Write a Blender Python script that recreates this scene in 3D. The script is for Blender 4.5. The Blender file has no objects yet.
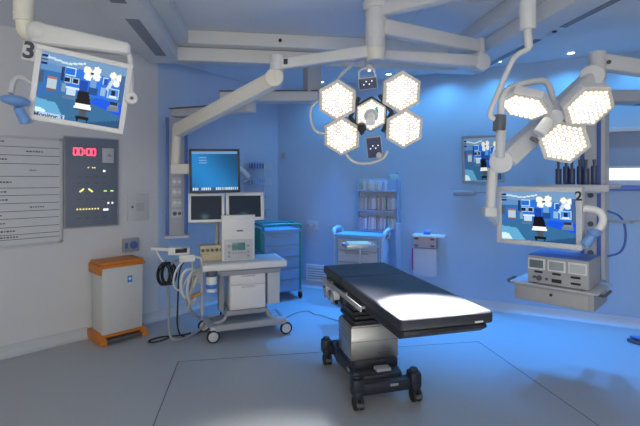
import bpy, bmesh, math, random
from mathutils import Vector, Matrix, Euler
random.seed(7)
PI = math.pi
C = bpy.context.scene.collection
F = 427.0; HC = 1.55; HY = 181.0
def P(px, py, d):            # point of the place seen at a pixel, at distance d
    return Vector(((px-320)/F*d, d, HC-(py-HY)*d/F))
def R(a): return math.radians(a)

# ------------------------------------------------------------------ materials
MATS = {}
def mat(name, col, rough=.5, metal=0., noise=0., nscale=20., emit=None, estr=0., alpha=1., bump=0., trans=0., coat=0., spec=.5):
    if name in MATS: return MATS[name]
    m = bpy.data.materials.new(name); m.use_nodes = True
    nt = m.node_tree; b = nt.nodes['Principled BSDF']
    b.inputs['Roughness'].default_value = rough; b.inputs['Metallic'].default_value = metal
    b.inputs['Alpha'].default_value = alpha
    b.inputs['Transmission Weight'].default_value = trans
    b.inputs['Coat Weight'].default_value = coat
    b.inputs['Specular IOR Level'].default_value = spec
    c = (*col, 1)
    tc = nt.nodes.new('ShaderNodeTexCoord'); n = nt.nodes.new('ShaderNodeTexNoise')
    n.inputs['Scale'].default_value = nscale; n.inputs['Detail'].default_value = 4
    nt.links.new(tc.outputs['Object'], n.inputs['Vector'])
    mx = nt.nodes.new('ShaderNodeMixRGB'); mx.blend_type = 'MULTIPLY'
    mx.inputs['Color1'].default_value = c
    rp = nt.nodes.new('ShaderNodeValToRGB')
    lo = 1-noise if noise else .97
    rp.color_ramp.elements[0].position = .3; rp.color_ramp.elements[1].position = .7
    rp.color_ramp.elements[0].color = (lo, lo, lo, 1); rp.color_ramp.elements[1].color = (1, 1, 1, 1)
    nt.links.new(n.outputs['Fac'], rp.inputs['Fac']); nt.links.new(rp.outputs['Color'], mx.inputs['Color2'])
    mx.inputs['Fac'].default_value = 1
    nt.links.new(mx.outputs['Color'], b.inputs['Base Color'])
    if emit:
        b.inputs['Emission Color'].default_value = (*emit, 1); b.inputs['Emission Strength'].default_value = estr
    if bump:
        bp = nt.nodes.new('ShaderNodeBump'); bp.inputs['Strength'].default_value = bump; bp.inputs['Distance'].default_value = .004
        nt.links.new(n.outputs['Fac'], bp.inputs['Height']); nt.links.new(bp.outputs['Normal'], b.inputs['Normal'])
    MATS[name] = m; return m
def attr_emit(name, strength):
    if name in MATS: return MATS[name]
    m = bpy.data.materials.new(name); m.use_nodes = True; nt = m.node_tree
    b = nt.nodes['Principled BSDF']
    b.inputs['Base Color'].default_value = (.01, .01, .012, 1); b.inputs['Roughness'].default_value = .45; b.inputs['Specular IOR Level'].default_value = .12
    a = nt.nodes.new('ShaderNodeAttribute'); a.attribute_name = 'Col'
    nt.links.new(a.outputs['Color'], b.inputs['Emission Color'])
    b.inputs['Emission Strength'].default_value = strength
    MATS[name] = m; return m

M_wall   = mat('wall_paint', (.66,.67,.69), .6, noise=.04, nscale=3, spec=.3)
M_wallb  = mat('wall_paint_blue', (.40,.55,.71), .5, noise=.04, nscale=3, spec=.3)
M_ceil   = mat('ceiling_paint', (.76,.77,.77), .7, noise=.03, nscale=4, spec=.2)
M_floor  = mat('vinyl_floor', (.42,.44,.46), .33, noise=.10, nscale=90, spec=.45)
M_zone   = mat('vinyl_floor_inlay', (.40,.42,.44), .33, noise=.10, nscale=90, spec=.45)
M_seam   = mat('floor_seam', (.10,.11,.12), .5)
M_skirt  = mat('coved_skirting', (.55,.58,.62), .45)
M_frame  = mat('canopy_white', (.74,.75,.73), .5, noise=.03, nscale=5)
M_slot   = mat('grille_dark', (.22,.24,.28), .5)
M_white  = mat('white_enamel', (.78,.78,.77), .35)
M_cream  = mat('cream_arm_enamel', (.74,.72,.65), .38)
M_arm    = mat('grey_white_enamel', (.66,.67,.68), .38)
M_lgrey  = mat('light_grey_plastic', (.55,.57,.60), .45)
M_grey   = mat('grey_plastic', (.33,.35,.38), .45)
M_dgrey  = mat('dark_grey_plastic', (.10,.11,.13), .45)
M_black  = mat('black_plastic', (.015,.016,.02), .4)
M_vinyl  = mat('black_mattress_vinyl', (.024,.027,.040), .45, noise=.1, nscale=30)
M_cast   = mat('dark_cast_base', (.02,.024,.04), .35)
M_steel  = mat('brushed_steel', (.62,.60,.56), .32, metal=1, noise=.12, nscale=14)
M_alu    = mat('aluminium', (.62,.64,.66), .35, metal=.8)
M_orange = mat('orange_plastic', (.62,.20,.025), .45)
M_binw   = mat('bin_white_plastic', (.62,.63,.62), .45)
M_label  = mat('blue_label', (.05,.22,.62), .5)
M_teal   = mat('teal_plastic', (.03,.30,.24), .45)
M_cblue  = mat('cart_blue', (.22,.40,.66), .45)
M_cgrey  = mat('cart_grey', (.42,.45,.50), .45)
M_bluep  = mat('blue_plastic', (.08,.16,.48), .4)
M_bhand  = mat('blue_handle', (.16,.32,.66), .35)
M_rubber = mat('rubber', (.02,.02,.022), .7)
M_board  = mat('board_face', (.64,.66,.68), .3)
M_ink    = mat('printed_ink', (.08,.09,.11), .6)
M_panel  = mat('panel_grey', (.17,.20,.26), .42)
M_clear  = mat('clear_plastic', (.72,.82,.92), .15, alpha=.22)
M_bag    = mat('clear_bag_film', (.80,.84,.92), .2, alpha=.6)
M_smoke  = mat('smoked_window', (.34,.42,.46), .12)
M_glow   = mat('window_glow', (.8,.8,.75), .3, emit=(1,.97,.84), estr=1.05)
M_blind  = mat('blind_fabric', (.30,.36,.46), .8)
M_red    = mat('red_led', (.3,.01,.02), .4, emit=(1,.05,.10), estr=4)
M_ledy   = mat('yellow_led', (.4,.35,.05), .4, emit=(.95,.85,.25), estr=1.2)
M_ledg   = mat('green_led', (.1,.4,.05), .4, emit=(.45,.9,.2), estr=1.2)
M_ledw   = mat('white_led', (.8,.8,.8), .4, emit=(.95,.95,1), estr=1.0)
M_hose   = mat('grey_hose', (.30,.33,.37), .5)
M_pale   = mat('pale_tube', (.62,.66,.66), .4)
M_yel    = mat('beige_plastic', (.60,.53,.36), .45)
M_scr    = mat('dark_screen', (.012,.014,.02), .12)
M_reds   = mat('red_plastic', (.36,.05,.12), .45)
M_green  = mat('green_plastic', (.05,.40,.16), .45)
M_pink   = mat('pinkish_grey_plastic', (.50,.42,.44), .45)
M_brown  = mat('brown_card', (.36,.22,.15), .6)
M_hooksc = mat('downlight_lens', (.9,.9,.9), .3, emit=(.8,.92,1), estr=6)
M_lens   = [mat('led_lens_white', (.9,.9,.9), .3, emit=(1,.99,.97), estr=1.9),
            mat('led_lens_warm', (.9,.85,.7), .3, emit=(1,.86,.62), estr=1.15),
            mat('led_lens_cool', (.8,.85,.95), .3, emit=(.74,.86,1), estr=1.0),
            mat('led_lens_rose', (.9,.8,.85), .3, emit=(1,.74,.86), estr=.95)]
M_lampback = mat('lamp_cover', (.42,.40,.36), .4, emit=(1,.86,.70), estr=.16)

# ------------------------------------------------------------------ mesh builder
class MB:
    def __init__(s, M=None):
        s.bm = bmesh.new(); s.mats = []; s.M = M or Matrix.Identity(4); s.cur = 0
    def use(s, m):
        if m not in s.mats: s.mats.append(m)
        s.cur = s.mats.index(m); return s
    def _fin(s, verts, M=None):
        T = s.M @ M if M is not None else s.M
        fs = set()
        for v in verts:
            v.co = T @ v.co
            for f in v.link_faces: fs.add(f)
        for f in fs: f.material_index = s.cur
    def box(s, c, size, bev=0., rot=None, seg=2, taper=None):
        t = bmesh.new()
        bmesh.ops.create_cube(t, size=1)
        for v in t.verts:
            v.co = Vector((v.co.x*size[0], v.co.y*size[1], v.co.z*size[2]))
            if taper and v.co.z > 0: v.co.x *= taper[0]; v.co.y *= taper[1]
        if bev: bmesh.ops.bevel(t, geom=list(t.edges), offset=min(bev, min(size)*.49), segments=seg, profile=.6, affect='EDGES')
        M = Matrix.Translation(Vector(c))
        if rot is not None: M = M @ rot.to_4x4()
        s._merge(t, M); return s
    def _merge(s, t, M=None):
        vm = {}
        T = s.M @ M if M is not None else s.M
        for v in t.verts: vm[v] = s.bm.verts.new(T @ v.co)
        for f in t.faces:
            try:
                nf = s.bm.faces.new([vm[v] for v in f.verts]); nf.material_index = s.cur
            except ValueError: pass
        t.free()
    def cyl(s, p0, p1, r, r2=None, seg=20, bev=0.):
        p0 = Vector(p0); p1 = Vector(p1); d = p1-p0; L = d.length
        t = bmesh.new()
        bmesh.ops.create_cone(t, cap_ends=True, segments=seg, radius1=r, radius2=r if r2 is None else r2, depth=L)
        if bev:
            es = [e for e in t.edges if abs(abs((e.verts[0].co.z+e.verts[1].co.z)/2)-L/2) < 1e-6]
            bmesh.ops.bevel(t, geom=es, offset=bev, segments=2, profile=.6, affect='EDGES')
        q = Vector((0,0,1)).rotation_difference(d.normalized())
        s._merge(t, Matrix.Translation((p0+p1)/2) @ q.to_matrix().to_4x4()); return s
    def ball(s, c, r, sc=(1,1,1), rot=None, seg=16):
        t = bmesh.new(); bmesh.ops.create_uvsphere(t, u_segments=seg, v_segments=seg//2+2, radius=r)
        M = Matrix.Translation(Vector(c))
        if rot is not None: M = M @ rot.to_4x4()
        s._merge(t, M @ Matrix.Diagonal((*sc, 1))); return s
    def tube(s, pts, r, seg=10, smooth=0, closed=False, rfun=None):
        pts = [Vector(p) for p in pts]
        for _ in range(smooth):
            n = [pts[0]]
            for a, b in zip(pts, pts[1:]): n += [a*.75+b*.25, a*.25+b*.75]
            n.append(pts[-1]); pts = n
        t = bmesh.new(); rings = []; up = Vector((0,0,1)); prev = None
        for i, p in enumerate(pts):
            d = (pts[min(i+1, len(pts)-1)]-pts[max(i-1, 0)]).normalized()
            x = d.cross(up) if prev is None else prev-d*prev.dot(d)
            if x.length < 1e-4: x = d.cross(Vector((1,0,0)))
            x.normalize(); y = d.cross(x); prev = x
            rr = rfun(i/(len(pts)-1)) if rfun else r
            rings.append([t.verts.new(p+x*math.cos(2*PI*k/seg)*rr+y*math.sin(2*PI*k/seg)*rr) for k in range(seg)])
        for a, b in zip(rings, rings[1:]):
            for k in range(seg): t.faces.new((a[k], a[(k+1)%seg], b[(k+1)%seg], b[k]))
        t.faces.new(rings[0][::-1]); t.faces.new(rings[-1])
        bmesh.ops.recalc_face_normals(t, faces=t.faces)
        s._merge(t); return s
    def beam(s, p0, p1, w, h, bev=.01, w2=None, h2=None, up=(0,0,1)):    # tapered rectangular beam between two points
        p0 = Vector(p0); p1 = Vector(p1); d = (p1-p0); L = d.length; d.normalize()
        x = d.cross(Vector(up)).normalized(); z = x.cross(d)
        t = bmesh.new(); bmesh.ops.create_cube(t, size=1)
        for v in t.verts:
            e = v.co.y > 0
            v.co = Vector((v.co.x*((w2 or w) if e else w), v.co.y*L, v.co.z*((h2 or h) if e else h)))
        if bev: bmesh.ops.bevel(t, geom=list(t.edges), offset=bev, segments=3, profile=.6, affect='EDGES')
        Mr = Matrix((x, d, z)).transposed().to_4x4()
        s._merge(t, Matrix.Translation((p0+p1)/2) @ Mr); return s
    def prism(s, poly, z0, z1, M=None, bev=0.):
        t = bmesh.new()
        a = [t.verts.new((p[0], p[1], z0)) for p in poly]; b = [t.verts.new((p[0], p[1], z1)) for p in poly]
        t.faces.new(a[::-1]); t.faces.new(b); n = len(poly)
        for k in range(n): t.faces.new((a[k], a[(k+1)%n], b[(k+1)%n], b[k]))
        bmesh.ops.recalc_face_normals(t, faces=t.faces)
        if bev: bmesh.ops.bevel(t, geom=list(t.edges), offset=bev, segments=2, profile=.6, affect='EDGES')
        s._merge(t, M); return s
    def build(s, name, m=None, parent=None, ang=35):
        me = bpy.data.meshes.new(name); 
        s.bm.normal_update(); s.bm.to_mesh(me); s.bm.free()
        for k in ([m] if m else []) + ([] if m else s.mats): me.materials.append(k)
        if m:
            for p in me.polygons: p.material_index = 0
        for p in me.polygons: p.use_smooth = True
        me.set_sharp_from_angle(angle=R(ang))
        o = bpy.data.objects.new(name, me); C.objects.link(o)
        if parent: o.parent = parent
        return o
def tag(o, label, cat, group=None):
    o['label'] = label; o['category'] = cat
    if group: o['group'] = group
    return o
def thing(name, label, cat, loc=(0,0,0), rz=0., group=None, rot=None):
    o = bpy.data.objects.new(name, None); C.objects.link(o); o.empty_display_size = .1
    o.location = loc
    o.rotation_euler = rot if rot is not None else (0,0,rz)
    return tag(o, label, cat, group)
def struct(o): o['kind'] = 'structure'; return o
def dup(root, loc=None, rz=None, label=None):
    r = root.copy(); C.objects.link(r)
    if loc is not None: r.location = loc
    if rz is not None: r.rotation_euler = (0,0,rz)
    if label: r['label'] = label
    for ch in list(root.children):
        c = ch.copy(); C.objects.link(c); c.parent = r
        for g in list(ch.children):
            d = g.copy(); C.objects.link(d); d.parent = c
    return r
def text_part(name, body, size, m, parent, M, depth=.0006):
    cu = bpy.data.curves.new(name, 'FONT'); cu.body = body; cu.size = size; cu.extrude = depth
    cu.offset = size*.03; cu.align_x = 'CENTER'; cu.align_y = 'CENTER'
    o = bpy.data.objects.new(name, cu); C.objects.link(o)
    bpy.context.view_layer.update()
    me = bpy.data.meshes.new_from_object(o.evaluated_get(bpy.context.evaluated_depsgraph_get()))
    bpy.data.objects.remove(o); bpy.data.curves.remove(cu)
    me.transform(M); me.materials.clear(); me.materials.append(m); me.name = name
    t = bpy.data.objects.new(name, me); C.objects.link(t); t.parent = parent
    return t
FRONT = Matrix(((1,0,0,0),(0,0,-1,0),(0,1,0,0),(0,0,0,1)))   # text plane XY -> facing local -Y
def front(x, y, z, roll=0): return Matrix.Translation((x,y,z)) @ FRONT @ Matrix.Rotation(roll, 4, 'Z')
def facing(right, normal):       # basis with local x = right, local -y = normal
    n = Vector(normal).normalized(); r = Vector(right); r = (r-n*r.dot(n)).normalized()
    y = -n; z = r.cross(y)
    return Matrix((r, y, z)).transposed().to_euler()

# ------------------------------------------------------------------ room shell
P0 = Vector((-4.5,1.97)); P1 = Vector((-1.81,4.77)); P2 = Vector((-.64,6.5)); P3 = Vector((5.2,3.58))
P4 = Vector((5.2,-2.2)); P5 = Vector((-4.5,-2.2))
poly = [P0,P1,P2,P3,P4,P5]; ZC = 2.92
wdirL = (P1-P0).normalized(); wdirB = (P2-P1).normalized(); wdirC = (P3-P2).normalized()
def wall(name, a, b, m, z1=ZC, th=.1, holes=None):
    d = (b-a).normalized(); n = Vector((-d.y, d.x))       # outward (polygon runs clockwise seen from above)
    L = (b-a).length
    M = Matrix(((d.x,n.x,0,a.x),(d.y,n.y,0,a.y),(0,0,1,0),(0,0,0,1)))
    mb = MB(M)
    if not holes: mb.box((L/2, th/2, z1/2), (L+.0, th, z1))
    else:
        x0,x1,h0,h1 = holes
        mb.box((x0/2, th/2, z1/2), (x0, th, z1)); mb.box(((x1+L)/2, th/2, z1/2), (L-x1, th, z1))
        mb.box(((x0+x1)/2, th/2, h0/2), (x1-x0, th, h0)); mb.box(((x0+x1)/2, th/2, (h1+z1)/2), (x1-x0, th, z1-h1))
    o = struct(mb.build(name, m)); return o, M
def on_wall(a, b, px):
    k = (px-320)/F; d = b-a
    t = (k*a.y-a.x)/(d.x-k*d.y); return (a+d*t), t*d.length
WX0 = on_wall(P2,P3,592)[1]; WX1 = WX0+1.5
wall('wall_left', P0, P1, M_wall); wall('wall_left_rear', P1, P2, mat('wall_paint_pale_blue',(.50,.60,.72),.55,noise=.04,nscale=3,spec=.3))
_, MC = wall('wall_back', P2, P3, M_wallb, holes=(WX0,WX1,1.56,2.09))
wall('wall_right', P3, P4, M_wall); wall('wall_front', P4, P5, M_wall); wall('wall_left_front', P5, P0, M_wall)
mb = MB(); mb.prism([(-4.7,-2.4),(5.4,-2.4),(5.4,3.8),(-.6,6.9),(-1.1,6.7),(-4.8,2.1)], -.1, 0)
struct(mb.build('floor', M_floor))
# skirting
def skirting(name, a, b):
    d = (b-a).normalized(); n = Vector((-d.y,d.x)); L = (b-a).length
    M = Matrix(((d.x,n.x,0,a.x),(d.y,n.y,0,a.y),(0,0,1,0),(0,0,0,1)))
    mb = MB(M @ Matrix.Translation((0,0,0)))
    prof = [(-.001,.10),(-.010,.098),(-.012,.06),(-.018,.03),(-.035,.010),(-.06,.002),(-.06,.0005),(-.001,.0005)]
    mb.prism(prof, 0, L, M=Matrix(((0,0,1,0),(1,0,0,0),(0,1,0,0),(0,0,0,1))))
    return struct(mb.build(name, M_skirt))
skirting('baseboard_left', P0+wdirL*.05, P1); skirting('baseboard_left_rear', P1, P2); skirting('baseboard_back', P2, P3)
# floor inlay (rectangular zone with dark seams)
ang = R(9.5); fx = Vector((math.cos(ang), math.sin(ang))); fy = Vector((-fx.y, fx.x))
MI = Matrix(((fx.x,fy.x,0,-1.215),(fx.y,fy.y,0,3.66),(0,0,1,0),(0,0,0,1)))
mb = MB(MI); mb.box((1.39,-2.2,.0008), (2.78,4.4,.0016)); struct(mb.build('trim_1', M_zone))
mb = MB(MI)
mb.box((0,-2.2,.0012),(.007,4.4,.0024)); mb.box((2.78,-2.2,.0012),(.007,4.4,.0024)); mb.box((1.39,0,.0012),(2.78,.007,.0024))
struct(mb.build('trim_2', M_seam))
# ceiling with an opening for the canopy
ca = R(8); cx = Vector((math.cos(ca), math.sin(ca))); cy = Vector((-cx.y, cx.x)); CO = Vector((0,4.70))
MCAN = Matrix(((cx.x,cy.x,0,CO.x),(cx.y,cy.y,0,CO.y),(0,0,1,0),(0,0,0,1)))
CW = 1.80; CL = 4.3
bm = bmesh.new()
outer = [bm.verts.new((p.x,p.y,ZC)) for p in [Vector((-4.6,1.9)),Vector((-1.85,4.85)),Vector((-.64,6.65)),Vector((5.3,3.65)),Vector((5.3,-2.3)),Vector((-4.6,-2.3))]]
inner = [bm.verts.new(MCAN @ Vector((x,y,ZC))) for x,y in ((-CW+.1,-.1),(CW-.1,-.1),(CW-.1,-CL+.1),(-CW+.1,-CL+.1))]
es = []
for loop in (outer, inner):
    for k in range(len(loop)): es.append(bm.edges.new((loop[k], loop[(k+1)%len(loop)])))
bmesh.ops.triangle_fill(bm, use_beauty=True, use_dissolve=False, edges=es)
ext = bmesh.ops.extrude_face_region(bm, geom=list(bm.faces))
for v in [g for g in ext['geom'] if isinstance(g, bmesh.types.BMVert)]: v.co.z += .06
bmesh.ops.recalc_face_normals(bm, faces=bm.faces)
me = bpy.data.meshes.new('ceiling'); bm.to_mesh(me); bm.free(); me.materials.append(M_ceil)
o = bpy.data.objects.new('ceiling', me); C.objects.link(o); struct(o)
# canopy frame (laminar-flow surround): lower ring, upper ring, panel, grilles
def ring(mb, w0, w1, z0, z1, bev=.004):     # w0 outer inset, w1 inner inset
    zc = (z0+z1)/2; h = z1-z0; t = w1-w0
    tb = t*.5; mb.box((0,-w0-tb/2,zc),(2*(CW-w0),tb,h),bev); mb.box((0,-CL+w0+t/2,zc),(2*(CW-w0),t,h),bev)
    L = CL-2*w0-t-tb; yc = (-w0-tb-CL+w0+t)/2
    mb.box((-CW+w0+t/2,yc,zc),(t,L,h),bev); mb.box((CW-w0-t/2,yc,zc),(t,L,h),bev)
can = thing('ceiling_canopy', 'white rectangular laminar-flow canopy frame recessed in the ceiling', 'ceiling canopy', (0,0,0)); can['kind'] = 'structure'
mb = MB(MCAN); ring(mb, 0, .32, 2.78, 2.915); mb.build('lower_frame', M_frame, can)
mb = MB(MCAN); ring(mb, .12, .44, 2.92, 3.05); mb.build('upper_frame', M_frame, can)
mb = MB(MCAN); mb.box((0,-CL/2,3.07),(2*CW-.3,CL-.3,.035))
for xx in (-.75,0,.75): mb.box((xx,-CL/2,3.05),(.012,CL-1,.008))
for yy in (-1.3,-2.15,-3.0): mb.box((0,yy,3.05),(2*CW-1,.012,.008))
mb.build('filter_panel', M_ceil, can)
for sx in (-1,1):
    for k in range(3):
        y0 = -.27-1.25*k
        mb = MB(MCAN)
        cxx = sx*(CW-(.185 if sx<0 else .06)); wd = .10 if sx<0 else .06
        mb.box((cxx,y0-.5,2.779),(wd,.95,.006)); mb.build('grille', M_slot, can)
mb = MB(MCAN); mb.cyl((-.45,-.278,2.985),(-.45,-.287,2.985),.018); mb.build('sensor_port', M_black, can)
mb = MB(MCAN); mb.cyl((1.74,-1.45,2.83),(1.74,-1.45,2.77),.018); mb.build('sensor_port', M_black, can)

# window with roller blind
WM = MC
wf = MB(WM)
for (xc,zc,w,h) in (((WX0+WX1)/2,1.53,WX1-WX0+.1,.06),((WX0+WX1)/2,2.10,WX1-WX0+.1,.05),(WX0-.02,1.82,.05,.6),(WX1+.02,1.82,.05,.6)):
    wf.box((xc,-.005,zc),(w,.05,h),.006)
win = struct(wf.build('window_1', M_lgrey))
mb = MB(WM); mb.box(((WX0+WX1)/2,.075,1.82),(WX1-WX0,.01,.54)); mb.build('pane', M_glow, win)
mb = MB(WM); mb.box(((WX0+WX1)/2,-.02,1.475),(WX1-WX0+.1,.07,.055),.008); mb.build('sill', M_bluep, win)
bl = MB(WM); bl.box(((WX0+WX1)/2,.03,1.89),(WX1-WX0-.01,.012,.39)); 
blo = bl.build('roller_blind', M_blind)
tag(blo, 'grey-blue roller blind pulled most of the way down over the lit window', 'blind')
mb = MB(WM); mb.cyl((WX0+.02,.03,1.70),(WX1-.02,.03,1.70),.012); mb.build('bottom_bar', M_lgrey, blo)

# ------------------------------------------------------------------ screen pictures
def smooth01(x): return max(0, min(1, x))
def quad(x0,y0,x1,y1): return [(x0,y0),(x1,y0),(x1,y1),(x0,y1)]
def hexa(x,y,r): return [(x+r*.72*math.cos(a*PI/3+.3), y+r*math.sin(a*PI/3+.3)) for a in range(6)]
SHAPES = [
 (quad(0,0,1,1),(.26,.50,.74)), (quad(0,.72,1,1),(.45,.62,.80)), (quad(.30,.44,1,.86),(.22,.52,.88)),
 ([(0,0),(1,0),(1,.34),(.62,.44),(.28,.42),(0,.30)],(.28,.50,.66)), ([(0,0),(.34,0),(.22,.24),(0,.28)],(.46,.72,.86)), ([(0,0),(.16,0),(.10,.12),(0,.14)],(.85,.97,1.)),
 ([(.60,.34),(1,.20),(1,.40),(.66,.44)],(.10,.42,.92)), ([(.55,0),(1,0),(1,.14)],(.22,.40,.56)),
 ([(0,.86),(.28,.80),(.52,.84),(1,.74),(1,1),(0,1)],(.52,.66,.80)), ([(0,.92),(.30,.86),(.30,.89),(0,.96)],(.80,.88,.94)), ([(.30,.86),(.50,.92),(.50,.95),(.30,.89)],(.85,.92,.96)),
 (quad(.10,.44,.20,.60),(.76,.82,.86)), (quad(.095,.60,.205,.64),(.74,.52,.40)), (quad(.095,.42,.205,.45),(.60,.42,.34)),
 (quad(.24,.60,.27,.82),(.16,.28,.50)), (quad(.28,.70,.40,.84),(.80,.92,.98)), (quad(.29,.715,.39,.825),(.16,.50,.88)),
 (quad(.28,.58,.36,.68),(.72,.82,.90)), (quad(.37,.58,.45,.68),(.70,.80,.88)), (quad(.29,.595,.35,.665),(.08,.14,.26)), (quad(.38,.595,.44,.665),(.10,.18,.30)),
 (quad(.27,.50,.46,.54),(.86,.92,.96)), (quad(.32,.40,.43,.50),(.80,.88,.94)), (quad(.29,.34,.46,.38),(.42,.54,.66)), (quad(.26,.44,.31,.56),(.55,.66,.76)),
 (quad(.47,.48,.56,.66),(.12,.36,.72)), (quad(.58,.56,.66,.80),(.50,.68,.86)), (quad(.57,.46,.68,.58),(.20,.38,.62)), (quad(.72,.48,.77,.62),(.62,.76,.90)),
 ([(.46,.50),(.58,.50),(.62,.30),(.44,.30)],(.03,.06,.16)), ([(.445,.30),(.62,.30),(.635,.22),(.43,.22)],(1.,1.,1.)), ([(.43,.22),(.635,.22),(.63,.20),(.44,.20)],(.02,.03,.07)),
 (quad(.50,.10,.58,.20),(.38,.40,.44)), (quad(.47,.05,.62,.10),(.03,.04,.09)), (quad(.48,.02,.50,.06),(.02,.03,.06)), (quad(.59,.02,.61,.06),(.02,.03,.06)),
 (hexa(.53,.84,.07),(.98,.97,.90)), (hexa(.545,.74,.07),(.97,.98,1.)), (hexa(.59,.80,.06),(.92,.94,.92)), (hexa(.645,.86,.07),(1.,.98,.93)), (hexa(.65,.76,.07),(.96,.97,1.)), (hexa(.59,.80,.025),(.10,.16,.26)),
 (quad(.73,.66,.79,.78),(.75,.88,.96)), (quad(.74,.67,.78,.77),(.20,.40,.72)), ([(.84,.84),(.90,.80),(.80,.58),(.77,.60)],(.82,.88,.92)),
 (hexa(.84,.84,.06),(1.,.98,.92)), (hexa(.92,.82,.06),(.98,.98,1.)), (hexa(.89,.72,.06),(1.,1.,.97)),
 (quad(.80,.46,.94,.64),(.76,.84,.90)), (quad(.81,.48,.93,.62),(.36,.62,.90)), (quad(.85,.50,.89,.60),(.08,.14,.30)), (quad(.82,.48,.92,.51),(.86,.94,1.)),
 (quad(.84,.32,.95,.42),(.56,.62,.68)), (quad(.85,.37,.94,.41),(.20,.26,.34)), (quad(.82,.27,.97,.33),(.50,.56,.64)), (quad(.94,.44,.985,.86),(.34,.46,.62)),
 (quad(0,.80,.07,.83),(.10,.18,.36)), (quad(0,.86,.07,.89),(.10,.18,.36)), (quad(0,.92,.07,.95),(.10,.18,.36)), (quad(.0,.52,.05,.70),(.34,.42,.52)),
]
def inside(u, v, pts):
    r = False; n = len(pts)
    for k in range(n):
        (x0,y0),(x1,y1) = pts[k], pts[k-1]
        if (y0 > v) != (y1 > v) and u < (x1-x0)*(v-y0)/(y1-y0)+x0: r = not r
    return r
PIC = {}
def room_pic(u, v):
    key = (round(u,4), round(v,4))
    if key not in PIC:
        c = (0,0,0)
        for pts, k in SHAPES:
            if inside(u, v, pts): c = k
        PIC[key] = tuple((x*1.0)**2.75 for x in c)
    return PIC[key]
def desk_pic(u, v):
    c = (.05,.29,.52)
    c = tuple(x*(1+.35*math.sin(u*3+v*2)) for x in c)
    if v > .93: c = (.30,.50,.72)
    for k in range(3):
        if .16 < u < .32 and .70+.065*k < v < .725+.065*k: c = (.45,.62,.78)
    if v < .09: c = (.12,.25,.42)
    if .02 < v < .08 and (u*22) % 1 > .35 and (u < .15 or .2 < u < .42 or u > .5): c = (.72,.80,.86)
    return tuple(x**1.6 for x in c)
def glass_pic(u, v):
    g = math.exp(-((u-.45)**2+(v-.12)**2)/.012)
    return (.010+.05*g, .018+.10*g, .030+.10*g)
def screen(w, h, pic, parent, y=-.0, x=0, z=0, nx=84, ny=60, estr=1., name='screen'):
    bm = bmesh.new(); g = [[bm.verts.new((x-w/2+w*i/nx, y, z-h/2+h*j/ny)) for i in range(nx+1)] for j in range(ny+1)]
    cols = []
    for j in range(ny):
        for i in range(nx):
            bm.faces.new((g[j][i], g[j][i+1], g[j+1][i+1], g[j+1][i])); cols.append(pic((i+.5)/nx, (j+.5)/ny))
    me = bpy.data.meshes.new(name); bm.to_mesh(me); bm.free()
    at = me.color_attributes.new('Col', 'FLOAT_COLOR', 'CORNER')
    for p in me.polygons:
        for li in p.loop_indices: at.data[li].color = (*cols[p.index], 1)
    me.materials.append(attr_emit('screen_emission_%g' % estr, estr))
    o = bpy.data.objects.new(name, me); C.objects.link(o); o.parent = parent
    return o
def monitor(t, w, h, bez, pic, mcase, mbez, depth=.06, estr=1., bump=True):
    # local x right, -y front, origin at centre of the front
    mb = MB(); mb.box((0,depth/2+.004,0),(w,depth,h),.012)
    if bump: mb.box((0,depth+.02,0),(w*.5,.05,h*.5),.015)
    mb.build('case', mcase, t)
    f = MB()
    f.box((0,-.002,h/2-bez/2),(w,.016,bez),.004); f.box((0,-.002,-h/2+bez/2),(w,.016,bez),.004)
    f.box((-w/2+bez/2,-.002,0),(bez,.016,h-2*bez),.003); f.box((w/2-bez/2,-.002,0),(bez,.016,h-2*bez),.003)
    f.build('bezel', mbez, t)
    return screen(w-2*bez+.002, h-2*bez+.002, pic, t, y=.0015, estr=estr)

# ------------------------------------------------------------------ left wall things
LS0 = Vector((-2.80,3.74)); ld = Vector((.96,1.)).normalized()
def lw(s): return Vector((-2.80+.96*s, 3.74+s))     # along the left wall
rzL = math.atan2(ld.y, ld.x)                         # local x along wall, local +y into wall
ins = Vector((ld.y,-ld.x))                           # into the room
def at_left(s0, s1, z0, z1, off=0.):
    a = lw(s0); b = lw(s1); c = (a+b)/2+ins*off
    # true wall plane distance correction
    q = (c-P0); dist = q.dot(Vector((wdirL.y,-wdirL.x)))
    c = c - Vector((wdirL.y,-wdirL.x))*(dist-off)
    return Vector((c.x,c.y,(z0+z1)/2)), (b-a).length, z1-z0
rzL = math.atan2(wdirL.y, wdirL.x)
c, w, h = at_left(-.55,.343,.966,1.952,.002)
wb = thing('whiteboard', 'large white wall board with ruled lines and printed headings', 'whiteboard', c, rzL)
mb = MB(); mb.box((0,-.008,0),(w-.02,.012,h-.02)); face = mb.build('board_face', M_board, wb)
mb = MB()
for (x,z,a,b) in ((0,h/2-.01,w,.022),(0,-h/2+.01,w,.022),(-w/2+.01,0,.022,h-.04),(w/2-.01,0,.022,h-.04)): mb.box((x,-.012,z),(a,.022,b),.004)
mb.build('frame', M_lgrey, wb)
mb = MB()
for sx in (-1,1):
    for sz in (-1,1): mb.box((sx*(w/2-.012),-.014,sz*(h/2-.012)),(.03,.024,.03),.006)
mb.build('corner_cap', M_grey, wb)
ru = MB()
rows = [.80,.705,.545,.48,.41,.335,.26,.17]
zt = h/2-.02; hh = h-.04
for i, f in enumerate([.92,.84,.76,.64,.53,.46,.385,.31,.24,.16,.09,.045]):
    ru.box((0,-.0145,-h/2+.02+hh*f),(w-.05,.002,.005))
ru.build('ruled_lines', M_ink, wb)
random.seed(3)
def scribble(x, z, n, s):
    for k in range(n):
        ww = s*random.uniform(.5,1.1); tx.box((x+ww/2,-.0145,z),(ww,.002,s*.75*random.uniform(.7,1))); x += ww+s*.35
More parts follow.
